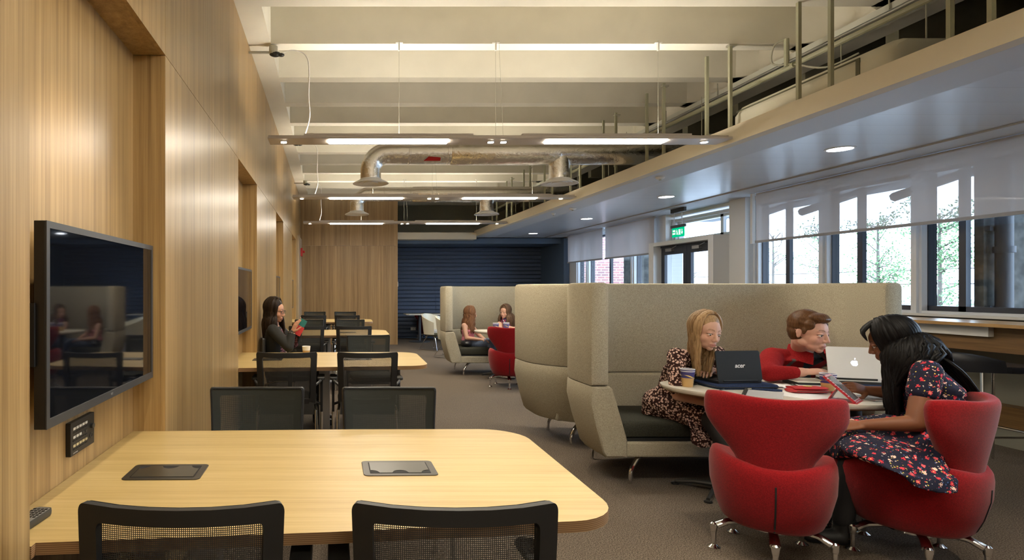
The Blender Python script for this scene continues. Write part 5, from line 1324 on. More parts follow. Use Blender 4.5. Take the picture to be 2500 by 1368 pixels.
def tone_mesh(me, M, skin, lip, brow, blush=None, lid=None):
    """skin tone, lips and brows as colour of the skin itself"""
    a = me.color_attributes.new('tone', 'FLOAT_COLOR', 'POINT'); inv = M.inverted(); base = Vector(skin)
    buf = []
    for v in me.vertices:
        p = inv @ v.co; c = base.copy()
        if abs(p.x) < 0.09 and -0.14 < p.z < 0.14 and p.y > 0.03:
            bl = math.exp(-(((abs(p.x)-0.038)/0.017)**2+((p.z+0.028)/0.017)**2))*0.35
            c = c.lerp(Vector(blush or (skin[0]*1.05,skin[1]*0.72,skin[2]*0.70)), bl)
            if p.y > 0.066:
                e = (p.x/0.022)**2+((p.z+0.0685)/0.0095)**2
                c = c.lerp(Vector(lip), 0.8*(1-sm(0.7,1.2,e)))
                if abs(p.x) < 0.021 and abs(p.z+0.0675) < 0.0018: c = c*0.45
            t = (abs(p.x)-0.012)/0.034
            if 0 <= t <= 1 and p.y > 0.05:
                zb = 0.0185+0.006*math.sin(t*PI*0.8); d = abs(p.z-zb)/(0.0042*(1-0.5*t))
                c = c.lerp(Vector(brow), 0.8*(1-sm(0.6,1.3,d)))
            if p.y > 0.055:
                e = ((abs(p.x)-0.030)/0.0165)**2+((p.z+0.0035)/0.0062)**2
                c = c.lerp(Vector(brow)*0.6, 0.75*(1-sm(0.6,1.2,e)) if lid else 0)
        buf += [c.x, c.y, c.z, 1.0]
    a.data.foreach_set('color', buf)
def eyes(M, t, look=(0,0), closed=False):
    if closed: return
    s = M.to_scale()[0]
    for sx in (-1, 1):
        c = M @ Vector((sx*0.030,0.0690,-0.0050)); Rn = M.to_3x3().normalized()
        mb = MB(); mb.ball(c, 0.0112*s, 16, 12, Rn)
        e = mb.build('eye', M_EYE, t, smooth=True)
        d = (Rn @ Vector((look[0],1.0,look[1]))).normalized()
        b = MB(); b.ball(c+d*0.0068*s, 0.0060*s, 14, 10); b.build('iris', M_IRIS, e, smooth=True)
def hair_long(t, M, mat, length, n=150, part=0.0, seed=1, front=48, wave=0.004, drape=None, lockr=0.0085, name='hair', inward=0.0, fringe=False, widen=1.0):
    """cap of scalp-hugging locks that then fall; drape(p) pushes a point clear of the body"""
    rnd = random.Random(seed); mb = MB(); s = M.to_scale()[0]
    E = Vector((0.0795,0.098,0.0925)); C0 = Vector((0,-0.016,0.032))
    cap = MB(); Rn = M.to_3x3().normalized()
    cap.ball(M @ Vector((0,-0.024,0.036)), tuple(x*s for x in (0.0785,0.0925,0.0885)), 24, 16, Rn)
    cap.ball(M @ Vector((0,-0.040,-0.005)), tuple(x*s for x in (0.070,0.066,0.080)), 20, 12, Rn)
    mb.add(cap.v, cap.f)
    up = Vector((0,0,1)); down = Vector((0,0,-1))
    for i in range(n):
        az = math.radians(front)+(2*PI-2*math.radians(front))*(i+rnd.random()*0.8)/n      # 0 = straight ahead
        side = 1 if math.sin(az) > 0 else -1                         # locks go to the right (+x) or left
        layer = 0.99+0.035*rnd.random()+0.012*(i % 3)
        y0 = 0.075*math.cos(az)-0.012 if abs(math.cos(az)) > 0.2 else -0.01
        sx = math.sin(az); cy = math.cos(az)
        pts = []
        # start near the parting, sweep down over the skull
        st = Vector((part+0.004*side, max(-0.06, min(0.066, y0*0.9)), 0))
        for k in range(9):
            f = k/8
            th = (1-f)*1.35-0.38*f                                   # elevation on the cap
            dx = math.cos(th)*sx; dy = math.cos(th)*cy
            mixx = sm(0, 0.55, f)
            p = Vector((st.x*(1-mixx)+dx*E.x*mixx, (st.y-C0.y)*(1-mixx)+dy*E.y*mixx, 0))
            q = 1-(p.x/E.x)**2-(p.y/E.y)**2
            z = E.z*math.sqrt(max(0.0, q)) if f < 0.6 else E.z*math.sin(th)
            if f >= 0.45:
                z = E.z*math.sin(th)*sm(0.45,0.7,f)+(E.z*math.sqrt(max(0, q)))*(1-sm(0.45,0.7,f))
            pts.append(M @ (C0+Vector((p.x,p.y,z))*layer))
        q = pts[-1]; L = (length*(0.86+0.22*rnd.random()))*s
        hc = M @ Vector((0,-0.02,-0.05)); d0 = (pts[-1]-pts[-2]).normalized(); ph = rnd.random()*6.28; m_ = 12
        out = Vector(((q-hc).x, (q-hc).y, 0)); out = out.normalized() if out.length > 1e-5 else Vector((1,0,0))
        lat = out.cross(up)
        for k in range(1, m_+1):
            f = k/m_; d = (d0*(1-sm(0,0.35,f))+down*sm(0,0.35,f)).normalized()
            q = q+d*(L/m_)
            qq = q+out*wave*math.sin(ph+f*9)+lat*wave*1.3*math.cos(ph*1.7+f*8)-out*inward*f*L
            qq = q*1.0+(qq-q)+out*(widen-1)*0.05*f
            if drape: qq = drape(qq)
            pts.append(qq)
        r = lockr*s*(0.8+0.5*rnd.random())
        rs = [r*0.55]+[r]*(len(pts)-6)+[r*0.95,r*0.85,r*0.7,r*0.45,r*0.15]
        mb.tube(pts, rs, n=6, flat=1.55)
    if fringe:
        for i in range(26):
            u = -1+2*i/25; pts = []
            for k in range(8):
                f = k/7; p = Vector((0.020*u+0.040*u*f+0.010*f, 0.028+0.066*sm(0,0.7,f), 0.122-0.088*f**1.5))
                if f > 0.6: p.y -= 0.012*abs(u)*(f-0.6)
                pts.append(M @ p)
            mb.tube(pts, [0.004*s,0.008*s,0.009*s,0.009*s,0.008*s,0.007*s,0.005*s,0.001*s], n=6, flat=1.4)
    return mb.build(name, mat, t, smooth=True, angle=70)
def push_out(axis_pts, rad, extra=0.0):
    """keep hair outside the torso: capsules"""
    A = [Vector(p) for p in axis_pts]
    def f(p):
        for a, b, r in zip(A[:-1], A[1:], rad):
            ab = b-a; tt = max(0, min(1, (p-a).dot(ab)/ab.length_squared)); c = a+ab*tt; d = p-c
            if d.length < r+extra: p = c+d.normalized()*(r+extra) if d.length > 1e-6 else p
        return p
    return f

# ------------------------------------------------------------------ student with dark blonde hair
def blonde():
    t = thing('person', 'student with long dark blonde hair in a brown blossom print dress using the black laptop', 'person', (0,0,0))
    pel = Vector((2.50,4.42,0.535)); chest = Vector((2.55,4.26,0.80)); neckb = Vector((2.565,4.16,0.955)); hc = Vector((2.535,4.02,1.095))
    M = frame(hc, (0.14,-0.98,-0.17), (0.12,-0.05,1.0), 1.09)
    shR = Vector((2.395,4.12,0.915)); shL = Vector((2.73,4.20,0.92))
    elR = Vector((2.33,3.99,0.665)); wrR = Vector((2.50,3.90,0.625)); elL = Vector((2.75,4.17,0.765)); wrL = Vector((2.64,4.13,0.818))
    knR = Vector((2.56,4.02,0.50)); knL = Vector((2.74,4.08,0.495)); anR = Vector((2.66,3.72,0.10)); anL = Vector((2.82,3.80,0.10))
    b = MB(); head_prims(b, M, smile=0.001)
    limb(b, [M @ Vector((0,-0.03,-0.05)), neckb+Vector((0,0.01,0.02))], [0.050,0.056])
    ax = (shL-shR).normalized()
    limb(b, [shR,elR,wrR], [0.044,0.037,0.025]); limb(b, [shL,elL,wrL], [0.044,0.036,0.025])
    fw = Vector((0.45,-0.85,0)).normalized()
    b.loft([(neckb-Vector((0,0,0.01)), ax*0.06, fw*0.05),(neckb-Vector((0,0,0.04)), ax*0.13, fw*0.065),(chest+Vector((0,0,0.02)), ax*0.135, fw*0.095),(chest*0.5+pel*0.5, ax*0.11, fw*0.085),(pel+Vector((0,0,0.02)), ax*0.145, fw*0.11),(pel-Vector((0,0,0.07)), ax*0.14, fw*0.10)])
    hand(b, wrL, (-0.62,-0.62,-0.02), (0,0,1), -1, curl=0.40); hand(b, wrR, (0.9,-0.2,-0.1), (0,-0.3,1), 1, curl=0.5)
    limb(b, [pel+ax*-0.08, knR, anR], [0.082,0.056,0.036]); limb(b, [pel+ax*0.08, knL, anL], [0.082,0.056,0.036])
    for an in (anR, anL): limb(b, [an-Vector((0,0,0.04)), an+Vector((0.045,-0.09,-0.067))], [0.028,0.020])
    me = remesh(b, 0.0036, 5, 'body'); tone_mesh(me, M, (0.56,0.33,0.24), (0.52,0.20,0.17), (0.22,0.12,0.06), lid=True)
    mesh_obj('body', me, M_SKIN, t); eyes(M, t, (0.05,-0.45))
    d = MB()
    d.loft([(neckb-Vector((0,0,0.025))+fw*-0.01, ax*0.085, fw*0.055),(neckb-Vector((0,0,0.055)), ax*0.145, fw*0.075),(chest+Vector((0,0,0.02)), ax*0.148, fw*0.118),(chest*0.5+pel*0.5, ax*0.125, fw*0.098),(pel+Vector((0,0,0.03)), ax*0.165, fw*0.13),(pel-Vector((0,0,0.085)), ax*0.175, fw*0.13)])
    for q_ in (shR, shL): d.cone(neckb+Vector((0,0,-0.045))*1.0+(q_-neckb)*0.25, 0.050, q_, 0.058)
    limb(d, [shR,shR*0.5+elR*0.5,elR+(shR-elR)*0.10], [0.060,0.058,0.050]); limb(d, [shL,shL*0.5+elL*0.5,elL+(shL-elL)*0.10], [0.058,0.055,0.048])
    limb(d, [pel-ax*0.07,knR+(pel-knR)*0.12], [0.115,0.078]); limb(d, [pel+ax*0.07,knL+(pel-knL)*0.12], [0.115,0.078])
    # the skirt hangs over the seat edge between and beside the knees
    mid = (knR+knL)/2
    d.loft([(mid+Vector((-0.02,0.22,0.0)), ax*0.21, Vector((0,0,0.070))),(mid+Vector((-0.03,0.06,-0.01)), ax*0.20, Vector((0,0.02,0.075))),(mid+Vector((-0.07,-0.01,-0.09)), ax*0.16, Vector((0.0,0.05,0.05))),(mid+Vector((-0.09,-0.01,-0.16)), ax*0.13, Vector((0,0.045,0.03)))])
    me = remesh(d, 0.006, 5, 'dress'); 
    for v in me.vertices: v.co += Vector((0,0,1))*0.004*math.sin(v.co.x*70)*sm(0.62,0.4,v.co.z)
    mesh_obj('dress', me, M_DRESS1, t)
    k = MB(); limb(k, [pel-ax*0.06,knR,anR], [0.085,0.0595,0.040]); limb(k, [pel+ax*0.06,knL,anL], [0.085,0.0595,0.040]); mesh_obj('tights', remesh(k, 0.008, 3, 'tights'), M_TIGHTS, t)
    for an in (anR, anL):
        s_ = MB(); limb(s_, [an-Vector((0,0,0.045)), an+Vector((0.05,-0.11,-0.065))], [0.042,0.035]); s_.build('shoe', M_SHOE, t, smooth=True)
    dr = push_out([neckb+Vector((0,0,0.02)), chest, pel], [0.115,0.125])
    def dr2(p):
        for a, bb in ((shR,elR),(shL,elL)):
            p = push_out([a,bb], [0.060])(p)
        return dr(p)
    hair_long(t, M, M_HBLON, 0.27, 170, part=-0.012, seed=3, front=60, drape=dr2, wave=0.003, inward=0.10, lockr=0.0072)
# ------------------------------------------------------------------ student in the red fleece
def redboy():
    t = thing('person', 'student with short brown hair in a red fleece jacket at the white laptop', 'person', (0,0,0))
    pel = Vector((3.47,4.62,0.56)); chest = Vector((3.47,4.47,0.775)); neckb = Vector((3.435,4.33,0.940)); hc = Vector((3.352,4.16,1.078))
    M = frame(hc, (0.38,-0.92,-0.14), (0.05,-0.04,1.0), 1.22)
    shR = Vector((3.225,4.34,0.878)); shL = Vector((3.70,4.40,0.880))
    elR = Vector((3.04,4.12,0.795)); wrR = Vector((3.20,4.03,0.815)); elL = Vector((3.82,4.20,0.79)); wrL = Vector((3.66,4.10,0.80))
    b = MB(); head_prims(b, M, male=True, smile=0.002)
    limb(b, [M @ Vector((0,-0.034,-0.055)), neckb], [0.058,0.070])
    ax = (shL-shR).normalized(); fw = Vector((0,-1,0))
    limb(b, [shR,elR,wrR], [0.055,0.045,0.031]); limb(b, [shL,elL,wrL], [0.055,0.045,0.031])
    b.loft([(neckb-Vector((0,0,0.02)), ax*0.08, fw*0.06),(neckb-Vector((0,0,0.06)), ax*0.19, fw*0.085),(chest, ax*0.19, fw*0.12),(chest*0.5+pel*0.5, ax*0.16, fw*0.11),(pel, ax*0.17, fw*0.12)])
    hand(b, wrR, (0.80,-0.30,0.10), (-0.1,-0.2,1), -1, curl=0.55, s=1.15); hand(b, wrL, (-0.5,-0.5,0.0), (0,0,1), 1, curl=0.5, s=1.15)
    kn = []
    for s_ in (-1, 1):
        k_ = Vector((3.44+s_*0.14,4.12,0.52)); a_ = Vector((3.44+s_*0.13,4.20,0.10)); kn.append((k_, a_)); limb(b, [pel+Vector((s_*0.09,0,0)),k_,a_], [0.09,0.062,0.042]); limb(b, [a_-Vector((0,0,0.04)), a_+Vector((0,-0.12,-0.062))], [0.034,0.024])
    me = remesh(b, 0.0038, 5, 'body'); tone_mesh(me, M, (0.60,0.34,0.255), (0.55,0.24,0.20), (0.14,0.07,0.035), blush=(0.62,0.22,0.18), lid=True)
    mesh_obj('body', me, M_SKIN, t); eyes(M, t, (0.1,-0.15))
    j = MB()
    j.loft([(neckb-Vector((0,0,0.035)), ax*0.12, fw*0.075),(neckb-Vector((0,0,0.07)), ax*0.215, fw*0.11),(chest+Vector((0,0,0.02)), ax*0.22, fw*0.145),(chest*0.5+pel*0.5, ax*0.195, fw*0.135),(pel-Vector((0,0,0.02)), ax*0.20, fw*0.145)])
    for q_ in (shR, shL): j.cone(neckb+Vector((0,0.02,-0.055))+(q_-neckb)*0.2, 0.060, q_, 0.076)
    limb(j, [shR,shR*0.5+elR*0.5+Vector((-0.01,0,0)),elR,elR*0.25+wrR*0.75], [0.076,0.070,0.058,0.042]); limb(j, [shL,shL*0.5+elL*0.5,elL,elL*0.25+wrL*0.75], [0.076,0.070,0.058,0.042])
    me = remesh(j, 0.007, 5, 'jacket')
    for v in me.vertices:
        n_ = noise.noise(v.co*14); v.co += Vector((0.0,-1,0.2))*n_*0.006
    # dark side panels and open neck by face colour
    me.materials.append(M_JACKET); ja = mesh_obj('jacket', me, [M_JACKET, M_JACKD, M_TEE], t)
    for p in me.polygons:
        c = p.center
        if c.y < 4.38:
            for sx, s_ in ((shR,1),(shL,-1)):
                x0 = sx.x+s_*0.075; dz = 0.90-c.z
                if 0.02 < dz < 0.22 and abs(c.x-(x0+s_*0.10*dz)) < 0.010+0.03*dz: p.material_index = 1
            if c.z > 0.70 and abs(c.x-3.445) < 0.018+0.075*sm(0.78,0.90,c.z) and c.z < 0.955: p.material_index = 2
    # stand-up collar
    R = []
    for i in range(21):
        a = math.radians(-60+300*i/20+90-90); 
        a = math.radians(-62+304*i/20); ca, sa = math.cos(a), math.sin(a)
        # opening faces the viewer (-y)
        ang = math.radians(-90+28+304*i/20); cx = neckb.x+0.005+0.092*math.cos(ang); cy = neckb.y-0.005+0.078*math.sin(ang); fr = max(0, -math.sin(ang))
        lo = Vector((neckb.x+0.005+0.125*math.cos(ang), neckb.y-0.03+0.105*math.sin(ang)-0.05*fr, neckb.z-0.045-0.055*fr)); hi = Vector((cx, cy-0.085*fr, neckb.z+0.035-0.055*fr))
        inn = (Vector((neckb.x,neckb.y,hi.z))-hi).normalized()*0.010
        R.append([lo, (lo+hi)/2-inn*0.3, hi, hi+inn, (lo+hi)/2+inn, lo+inn])
    MB().rings(R).build('collar', [M_JACKET], ja, smooth=True)
    MB().rings([[r_[3]+(r_[3]-r_[2])*0.3, (r_[4]+(r_[3]-r_[2])*0.4), r_[5]+(r_[3]-r_[2])*0.6, r_[5]+(r_[3]-r_[2])*0.5, r_[4]+(r_[3]-r_[2])*0.3, r_[3]+(r_[3]-r_[2])*0.2] for r_ in R]).build('collar_lining', M_JACKD, ja, smooth=True)
    te = MB(); te.loft([(neckb-Vector((0,0,0.02)), ax*0.082, fw*0.072),(neckb-Vector((0,0.02,0.05)), ax*0.115, fw*0.105),(chest+Vector((0,-0.02,0.05)), ax*0.10, fw*0.135),(chest+Vector((0,-0.01,-0.05)), ax*0.09, fw*0.13)]); tm = remesh(te, 0.006, 3, 'tee'); mesh_obj('tee_shirt', tm, M_TEE, t)
    tr = MB()
    for (k_, a_), s_ in zip(kn, (-1,1)): limb(tr, [pel+Vector((s_*0.09,0,-0.01)),k_,a_+Vector((0,0,0.02))], [0.105,0.076,0.058])
    mesh_obj('trousers', remesh(tr, 0.009, 3, 'trousers'), M_TEE, t)
    for k_, a_ in kn: MB().cone(a_-Vector((0,0,0.045)), 0.048, a_+Vector((0,-0.15,-0.062)), 0.038, 14).build('shoe', M_SHOE, t, smooth=True)
    # short swept hair
    h = MB(); s = M.to_scale()[0]; Rn = M.to_3x3().normalized()
    def B(c, r): h.ball(M @ Vector(c), tuple(x*s for x in r), 22, 14, Rn)
    B((0,-0.026,0.044), (0.078,0.094,0.084)); B((0,-0.046,0.0), (0.070,0.064,0.070)); B((0,0.030,0.088), (0.062,0.050,0.030)); B((0.0,0.058,0.083), (0.050,0.030,0.020))
    for sx in (-1,1): B((sx*0.060,0.022,0.045), (0.016,0.032,0.030)); B((sx*0.068,0.008,0.012), (0.008,0.012,0.026))
    rnd = random.Random(4)
    hm = remesh(h, 0.0045, 3, 'hair')
    for v in hm.vertices:
        p = M.inverted() @ v.co; n_ = noise.noise(Vector((p.x*26,p.y*18,p.z*50))); v.co += (v.co-(M @ Vector((0,-0.02,0.03)))).normalized()*(0.0045*n_)
    ho = mesh_obj('hair', hm, M_HBROWN, t)
# ------------------------------------------------------------------ student in the navy floral dress
def floral():
    t = thing('person', 'student with long black hair in a navy floral dress holding the red-cased tablet', 'person', (0,0,0))
    pel = Vector((3.13,3.10,0.60)); chest = Vector((3.17,3.14,0.83)); neckb = Vector((3.125,3.19,1.010)); hc = Vector((3.075,3.26,1.095))
    M = frame(hc, (-0.72,0.62,-0.36), (-0.18,0.05,1.0), 1.04)
    shN = Vector((3.04,3.03,0.955)); shF = Vector((3.20,3.34,0.940))
    elN = Vector((2.935,2.98,0.705)); wrN = Vector((2.77,3.09,0.672)); elF = Vector((3.26,3.50,0.80)); wrF = Vector((3.20,3.50,0.787))
    elF = Vector((3.30,3.46,0.77)); wrF = Vector((3.165,3.505,0.780))
    knN = Vector((2.80,3.17,0.560)); knF = Vector((2.79,3.33,0.560)); anN = Vector((2.76,3.20,0.13)); anF = Vector((2.79,3.38,0.13))
    b = MB(); head_prims(b, M)
    limb(b, [M @ Vector((0,-0.03,-0.04)), neckb], [0.050,0.055])
    ax = (shN-shF).normalized(); fw = Vector((-0.97,0.1,0.1)); fw = (fw-ax*fw.dot(ax)).normalized()
    limb(b, [shN,elN,wrN], [0.054,0.043,0.027]); limb(b, [shF,elF,wrF], [0.052,0.042,0.027])
    b.loft([(neckb-Vector((0,0,0.01)), ax*0.06, fw*0.05),(neckb+Vector((0.02,0,-0.04)), ax*0.15, fw*0.075),(chest+Vector((0,0,0.03)), ax*0.15, fw*0.10),(chest*0.5+pel*0.5+Vector((0.03,0,0)), ax*0.13, fw*0.10),(pel, ax*0.165, fw*0.13)])
    hand(b, wrN, (-0.92,0.25,-0.12), (0,-0.35,1), 1, curl=0.3); hand(b, wrF, (-0.90,-0.05,0.22), (0.25,-0.75,0.6), -1, curl=0.40)
    limb(b, [pel-ax*-0.08, knN, anN], [0.085,0.062,0.040]); limb(b, [pel-ax*0.08, knF, anF], [0.085,0.062,0.040])
    for an in (anN, anF): limb(b, [an-Vector((0,0,0.05)), an+Vector((-0.10,0.025,-0.098))], [0.022,0.012])
    me = remesh(b, 0.0038, 5, 'body'); tone_mesh(me, M, (0.185,0.070,0.032), (0.20,0.05,0.04), (0.01,0.008,0.007), lid=True)
    mesh_obj('body', me, M_SKIN, t); eyes(M, t, (0,-0.2))
    d = MB()
    d.loft([(neckb+Vector((0.03,0,-0.022)), ax*0.10, fw*0.055),(neckb+Vector((0.03,0,-0.055)), ax*0.165, fw*0.09),(chest+Vector((0.005,0,0.04)), ax*0.168, fw*0.122),(chest+Vector((0.02,0,-0.06)), ax*0.155, fw*0.118),(chest*0.5+pel*0.5+Vector((0.03,0,-0.02)), ax*0.148, fw*0.118),(pel+Vector((0,0,0.0)), ax*0.19, fw*0.165),(pel-Vector((0,0,0.07)), ax*0.20, fw*0.18)])
    for sh_, el_ in ((shN,elN),(shF,elF)): limb(d, [sh_,sh_*0.62+el_*0.38], [0.065,0.065])
    limb(d, [pel+ax*0.08,knN+Vector((0.03,0,0))], [0.135,0.092]); limb(d, [pel-ax*0.08,knF+Vector((0.03,0,0))], [0.13,0.092])
    mid = (knN+knF)/2
    d.loft([(mid+Vector((-0.055,0,-0.02)), ax*0.13, Vector((0.0,0,0.085))),(mid+Vector((0.0,0,-0.01)), ax*0.20, Vector((0,0,0.098))),(mid+Vector((0.15,0,0.0)), ax*0.215, Vector((0,0,0.105))),(pel+Vector((-0.10,0,-0.03)), ax*0.225, Vector((0,0,0.125)))])
    # the skirt falls over the near side of the chair towards the back
    d.loft([((2.84,3.08,0.570),(0.22,0,0),(0,0,0.07)),((2.76,2.95,0.570),(0.20,0,0),(0,0.01,0.05)),((2.755,2.84,0.560),(0.185,0,0),(0,0.022,0.034)),((2.775,2.766,0.515),(0.15,0,-0.015),(0,0.020,0.014)),((2.800,2.744,0.450),(0.095,0,-0.012),(0,0.020,0.012))])
    d.cone((3.02,3.0,0.62), 0.10, (2.92,2.88,0.56), 0.045, 16)
    me = remesh(d, 0.006, 6, 'dress')
    for v in me.vertices:
        if v.co.z < 0.72:
            f = math.sin((v.co.x*0.7-v.co.z*1.3+v.co.y*0.4)*55+2.0*noise.noise(v.co*5)); v.co += Vector((0,-0.6,0.6))*0.0045*f
        elif v.co.z < 0.84: v.co += Vector((0.3,-1,0))*0.003*math.sin(v.co.z*110+v.co.x*30)
    mesh_obj('dress', me, M_DRESS2, t)
    k = MB(); limb(k, [pel+ax*0.07,knN,anN], [0.09,0.066,0.047]); limb(k, [pel-ax*0.07,knF,anF], [0.09,0.066,0.047])
    k.cone(knN*0.6+anN*0.4, 0.062, knN*0.35+anN*0.65, 0.054); mesh_obj('tights', remesh(k, 0.008, 3, 'tights'), M_TIGHTS, t)
    for an in (anN, anF):
        s_ = MB(); limb(s_, [an+Vector((0.01,0,0.0)),an+Vector((0.0,0,-0.085))], [0.050,0.044]); limb(s_, [an+Vector((0,0,-0.085)),an+Vector((-0.15,0.035,-0.095))], [0.044,0.034])
        me = remesh(s_, 0.007, 3, 'boot'); bo = mesh_obj('ankle_boot', me, M_SHOE, t)
        st = MB()
        for r_ in range(6):
            for c_ in range(6):
                a = math.radians(-100+22*c_+(r_ % 2)*11); st.ball(an+Vector((0.046*math.cos(a),0.046*math.sin(a),-0.012-0.017*r_)), 0.0032, 6, 4)
        st.build('studs', M_CHROME, bo)
    dr = push_out([neckb+Vector((0.01,0,0.0)), chest+Vector((0,0,0.02)), chest*0.4+pel*0.6+Vector((0.03,0,0))], [0.13,0.145])
    def dr2(p):
        p = push_out([shN,elN], [0.078])(p); p = push_out([shF,elF], [0.078])(p); return dr(p)
    hair_long(t, M, M_HBLACK, 0.40, 190, part=0.0, seed=11, front=46, drape=dr2, wave=0.006, lockr=0.0092, fringe=True)
    # long locks lying down the bent back
    bk = MB(); rnd = random.Random(9)
    for i in range(110):
        u = rnd.uniform(-1,1)
        p0 = M @ Vector((u*0.055,-0.062+0.02*u*u,0.092-0.02*u*u)); pm = M @ Vector((u*0.060,-0.100+0.03*u*u,0.02)); p1 = neckb+Vector((0.062,-u*0.055-0.01,0.030)); jx = rnd.random()*0.006; p2 = Vector((3.245,3.14-u*0.085,0.955)); p3 = Vector((3.298+0.004*rnd.random(),3.11-u*0.08,0.86)); p4 = Vector((3.308,3.09-u*0.07,0.775+0.05*rnd.random()))
        pts = smoothpath([p0,pm,p1,p2,p3,p4], 5); pts = [p+Vector((jx,0.002*math.sin(i+k_*0.5),jx)) for k_, p in enumerate(pts)]
        m_ = len(pts); bk.tube(pts, [0.0062]*(m_-4)+[0.006,0.005,0.003,0.001], n=6, flat=1.5)
    bk.build('hair_down_back', M_HBLACK, t, smooth=True)
# ------------------------------------------------------------------ woman with glasses by the panelled wall
def glasses():
    t = thing('person', 'person with long dark hair and glasses in a black cardigan by the oak wall', 'person', (0,0,0))
    pel = Vector((-0.58,6.32,0.56)); chest = Vector((-0.60,6.30,0.84)); neckb = Vector((-0.605,6.29,1.015)); hc = Vector((-0.590,6.27,1.155))
    M = frame(hc, (0.97,-0.20,-0.16), (0,0,1), 1.08)
    shN = Vector((-0.60,6.14,0.955)); shF = Vector((-0.58,6.45,0.955)); elN = Vector((-0.47,6.07,0.80)); wrN = Vector((-0.40,6.10,0.955)); elF = Vector((-0.40,6.36,0.80)); wrF = Vector((-0.335,6.20,0.93))
    b = MB(); head_prims(b, M); limb(b, [M @ Vector((0,-0.03,-0.04)), neckb], [0.048,0.054])
    elN = Vector((-0.43,6.05,0.79)); wrN = Vector((-0.40,6.09,0.935))
    ax = (shN-shF).normalized(); fw = Vector((1,0,0))
    limb(b, [shN,elN,wrN], [0.048,0.040,0.026]); limb(b, [shF,elF,wrF], [0.048,0.040,0.026])
    b.loft([(neckb-Vector((0,0,0.01)), ax*0.06, fw*0.05),(neckb-Vector((0,0,0.05)), ax*0.15, fw*0.07),(chest, ax*0.14, fw*0.10),(pel*0.5+chest*0.5, ax*0.12, fw*0.09),(pel, ax*0.16, fw*0.12)])
    hand(b, wrN, (0.42,0.0,0.85), (-0.75,-0.5,0.4), 1, curl=0.25, s=1.0); hand(b, wrF, (0.25,-0.15,0.75), (0.8,-0.2,-0.2), -1, curl=0.35)
    kn = []
    for s_ in (-1,1):
        k_ = Vector((-0.14,6.28+s_*0.09,0.53)); a_ = Vector((-0.14,6.12+s_*0.10,0.12)); kn.append((k_,a_)); limb(b, [pel+Vector((0,s_*0.09,0)),k_,a_], [0.088,0.060,0.04]); limb(b, [a_-Vector((0,0,0.04)), a_+Vector((0.10,-0.02,-0.085))], [0.030,0.020])
    me = remesh(b, 0.0045, 3, 'body'); tone_mesh(me, M, (0.48,0.25,0.155), (0.42,0.15,0.13), (0.03,0.02,0.015), lid=True); mesh_obj('body', me, M_SKIN, t); eyes(M, t, (0.1,-0.3))
    c = MB()
    c.loft([(neckb-Vector((0,0,0.03)), ax*0.10, fw*0.065),(neckb-Vector((0,0,0.06)), ax*0.165, fw*0.085),(chest, ax*0.160, fw*0.115),(pel*0.5+chest*0.5, ax*0.145, fw*0.11),(pel-Vector((0,0,0.03)), ax*0.18, fw*0.145)])
    limb(c, [shN,elN,wrN-(wrN-elN)*0.12], [0.062,0.054,0.042]); limb(c, [shF,elF,wrF-(wrF-elF)*0.12], [0.062,0.054,0.042])
    me = remesh(c, 0.007, 4, 'cardigan'); ca = mesh_obj('cardigan', me, [M_CARDI, M_PRINT3], t)
    for p in me.polygons:
        if p.center.x > -0.525 and p.center.z < 0.975 and abs(p.center.y-6.27) < 0.075+0.25*max(0,0.80-p.center.z) and p.center.x < -0.35: p.material_index = 1
    tr = MB()
    for (k_,a_), s_ in zip(kn,(-1,1)): limb(tr, [pel+Vector((0,s_*0.09,0)),k_,a_], [0.098,0.070,0.048])
    mesh_obj('trousers', remesh(tr, 0.009, 3, 'tr'), M_TIGHTS, t)
    for k_, a_ in kn:
        s_ = MB(); limb(s_, [a_+Vector((0,0,0.08)),a_+Vector((0,0,-0.07))], [0.052,0.045]); limb(s_, [a_+Vector((0,0,-0.075)),a_+Vector((0.14,-0.02,-0.085))], [0.043,0.034]); mesh_obj('boot', remesh(s_, 0.007, 3, 'boot'), M_SHOE, t)
    g_ = MB()
    for sx in (-1,1):
        ring = [M @ Vector((sx*0.031+0.021*math.cos(a), 0.094-0.010*abs(math.cos(a)*0.5+0.5)*(1 if sx > 0 else 1), -0.004+0.017*math.sin(a))) for a in [2*PI*i/16 for i in range(17)]]
        g_.tube(ring, 0.0022, n=5); g_.tube([M @ Vector((sx*0.052,0.088,0.004)), M @ Vector((sx*0.080,-0.01,0.002))], 0.0022, n=5)
    g_.tube([M @ Vector((-0.010,0.096,0.0)), M @ Vector((0.010,0.096,0.0))], 0.0022, n=5); g_.build('glasses', M_BLACK, t, smooth=True)
    br = MB(); p0 = wrN-(wrN-elN).normalized()*0.012; dn = (wrN-elN).normalized(); a1 = dn.cross(Vector((0,1,0))).normalized(); a2 = dn.cross(a1)
    br.tube([p0+(a1*math.cos(a)+a2*math.sin(a))*0.040 for a in [2*PI*i/16 for i in range(17)]], 0.006, n=6); br.build('bracelet', M_CHROME, t, smooth=True)
    dr = push_out([neckb, chest, pel], [0.12,0.12])
    hair_long(t, M, M_HDARK, 0.30, 130, part=0.0, seed=21, front=58, drape=lambda p: dr(Vector((max(p.x,-0.745), p.y, p.z))), wave=0.005, lockr=0.009)
    c_ = thing('playing_phone', 'teal and red phone held up by the person with glasses', 'phone', (-0.295,6.13,0.985)); 
    p_ = MB().prism(rrect(0.075,0.075,0.008), -0.005, 0.005, axis='y').build('phone_back', M_TEAL, c_); p_.location = (0.0,0,0.045); p_.rotation_euler = (0,0.5,0)
    p_ = MB().prism(rrect(0.075,0.10,0.008), -0.006, 0.006, axis='y').build('phone_case', M_PINKRED, c_); p_.location = (-0.035,0,-0.035); p_.rotation_euler = (0,0.5,0)
    c_.name = 'phone'
M_TEAL = principled('teal_cover', (0.02,0.16,0.15), 0.4)
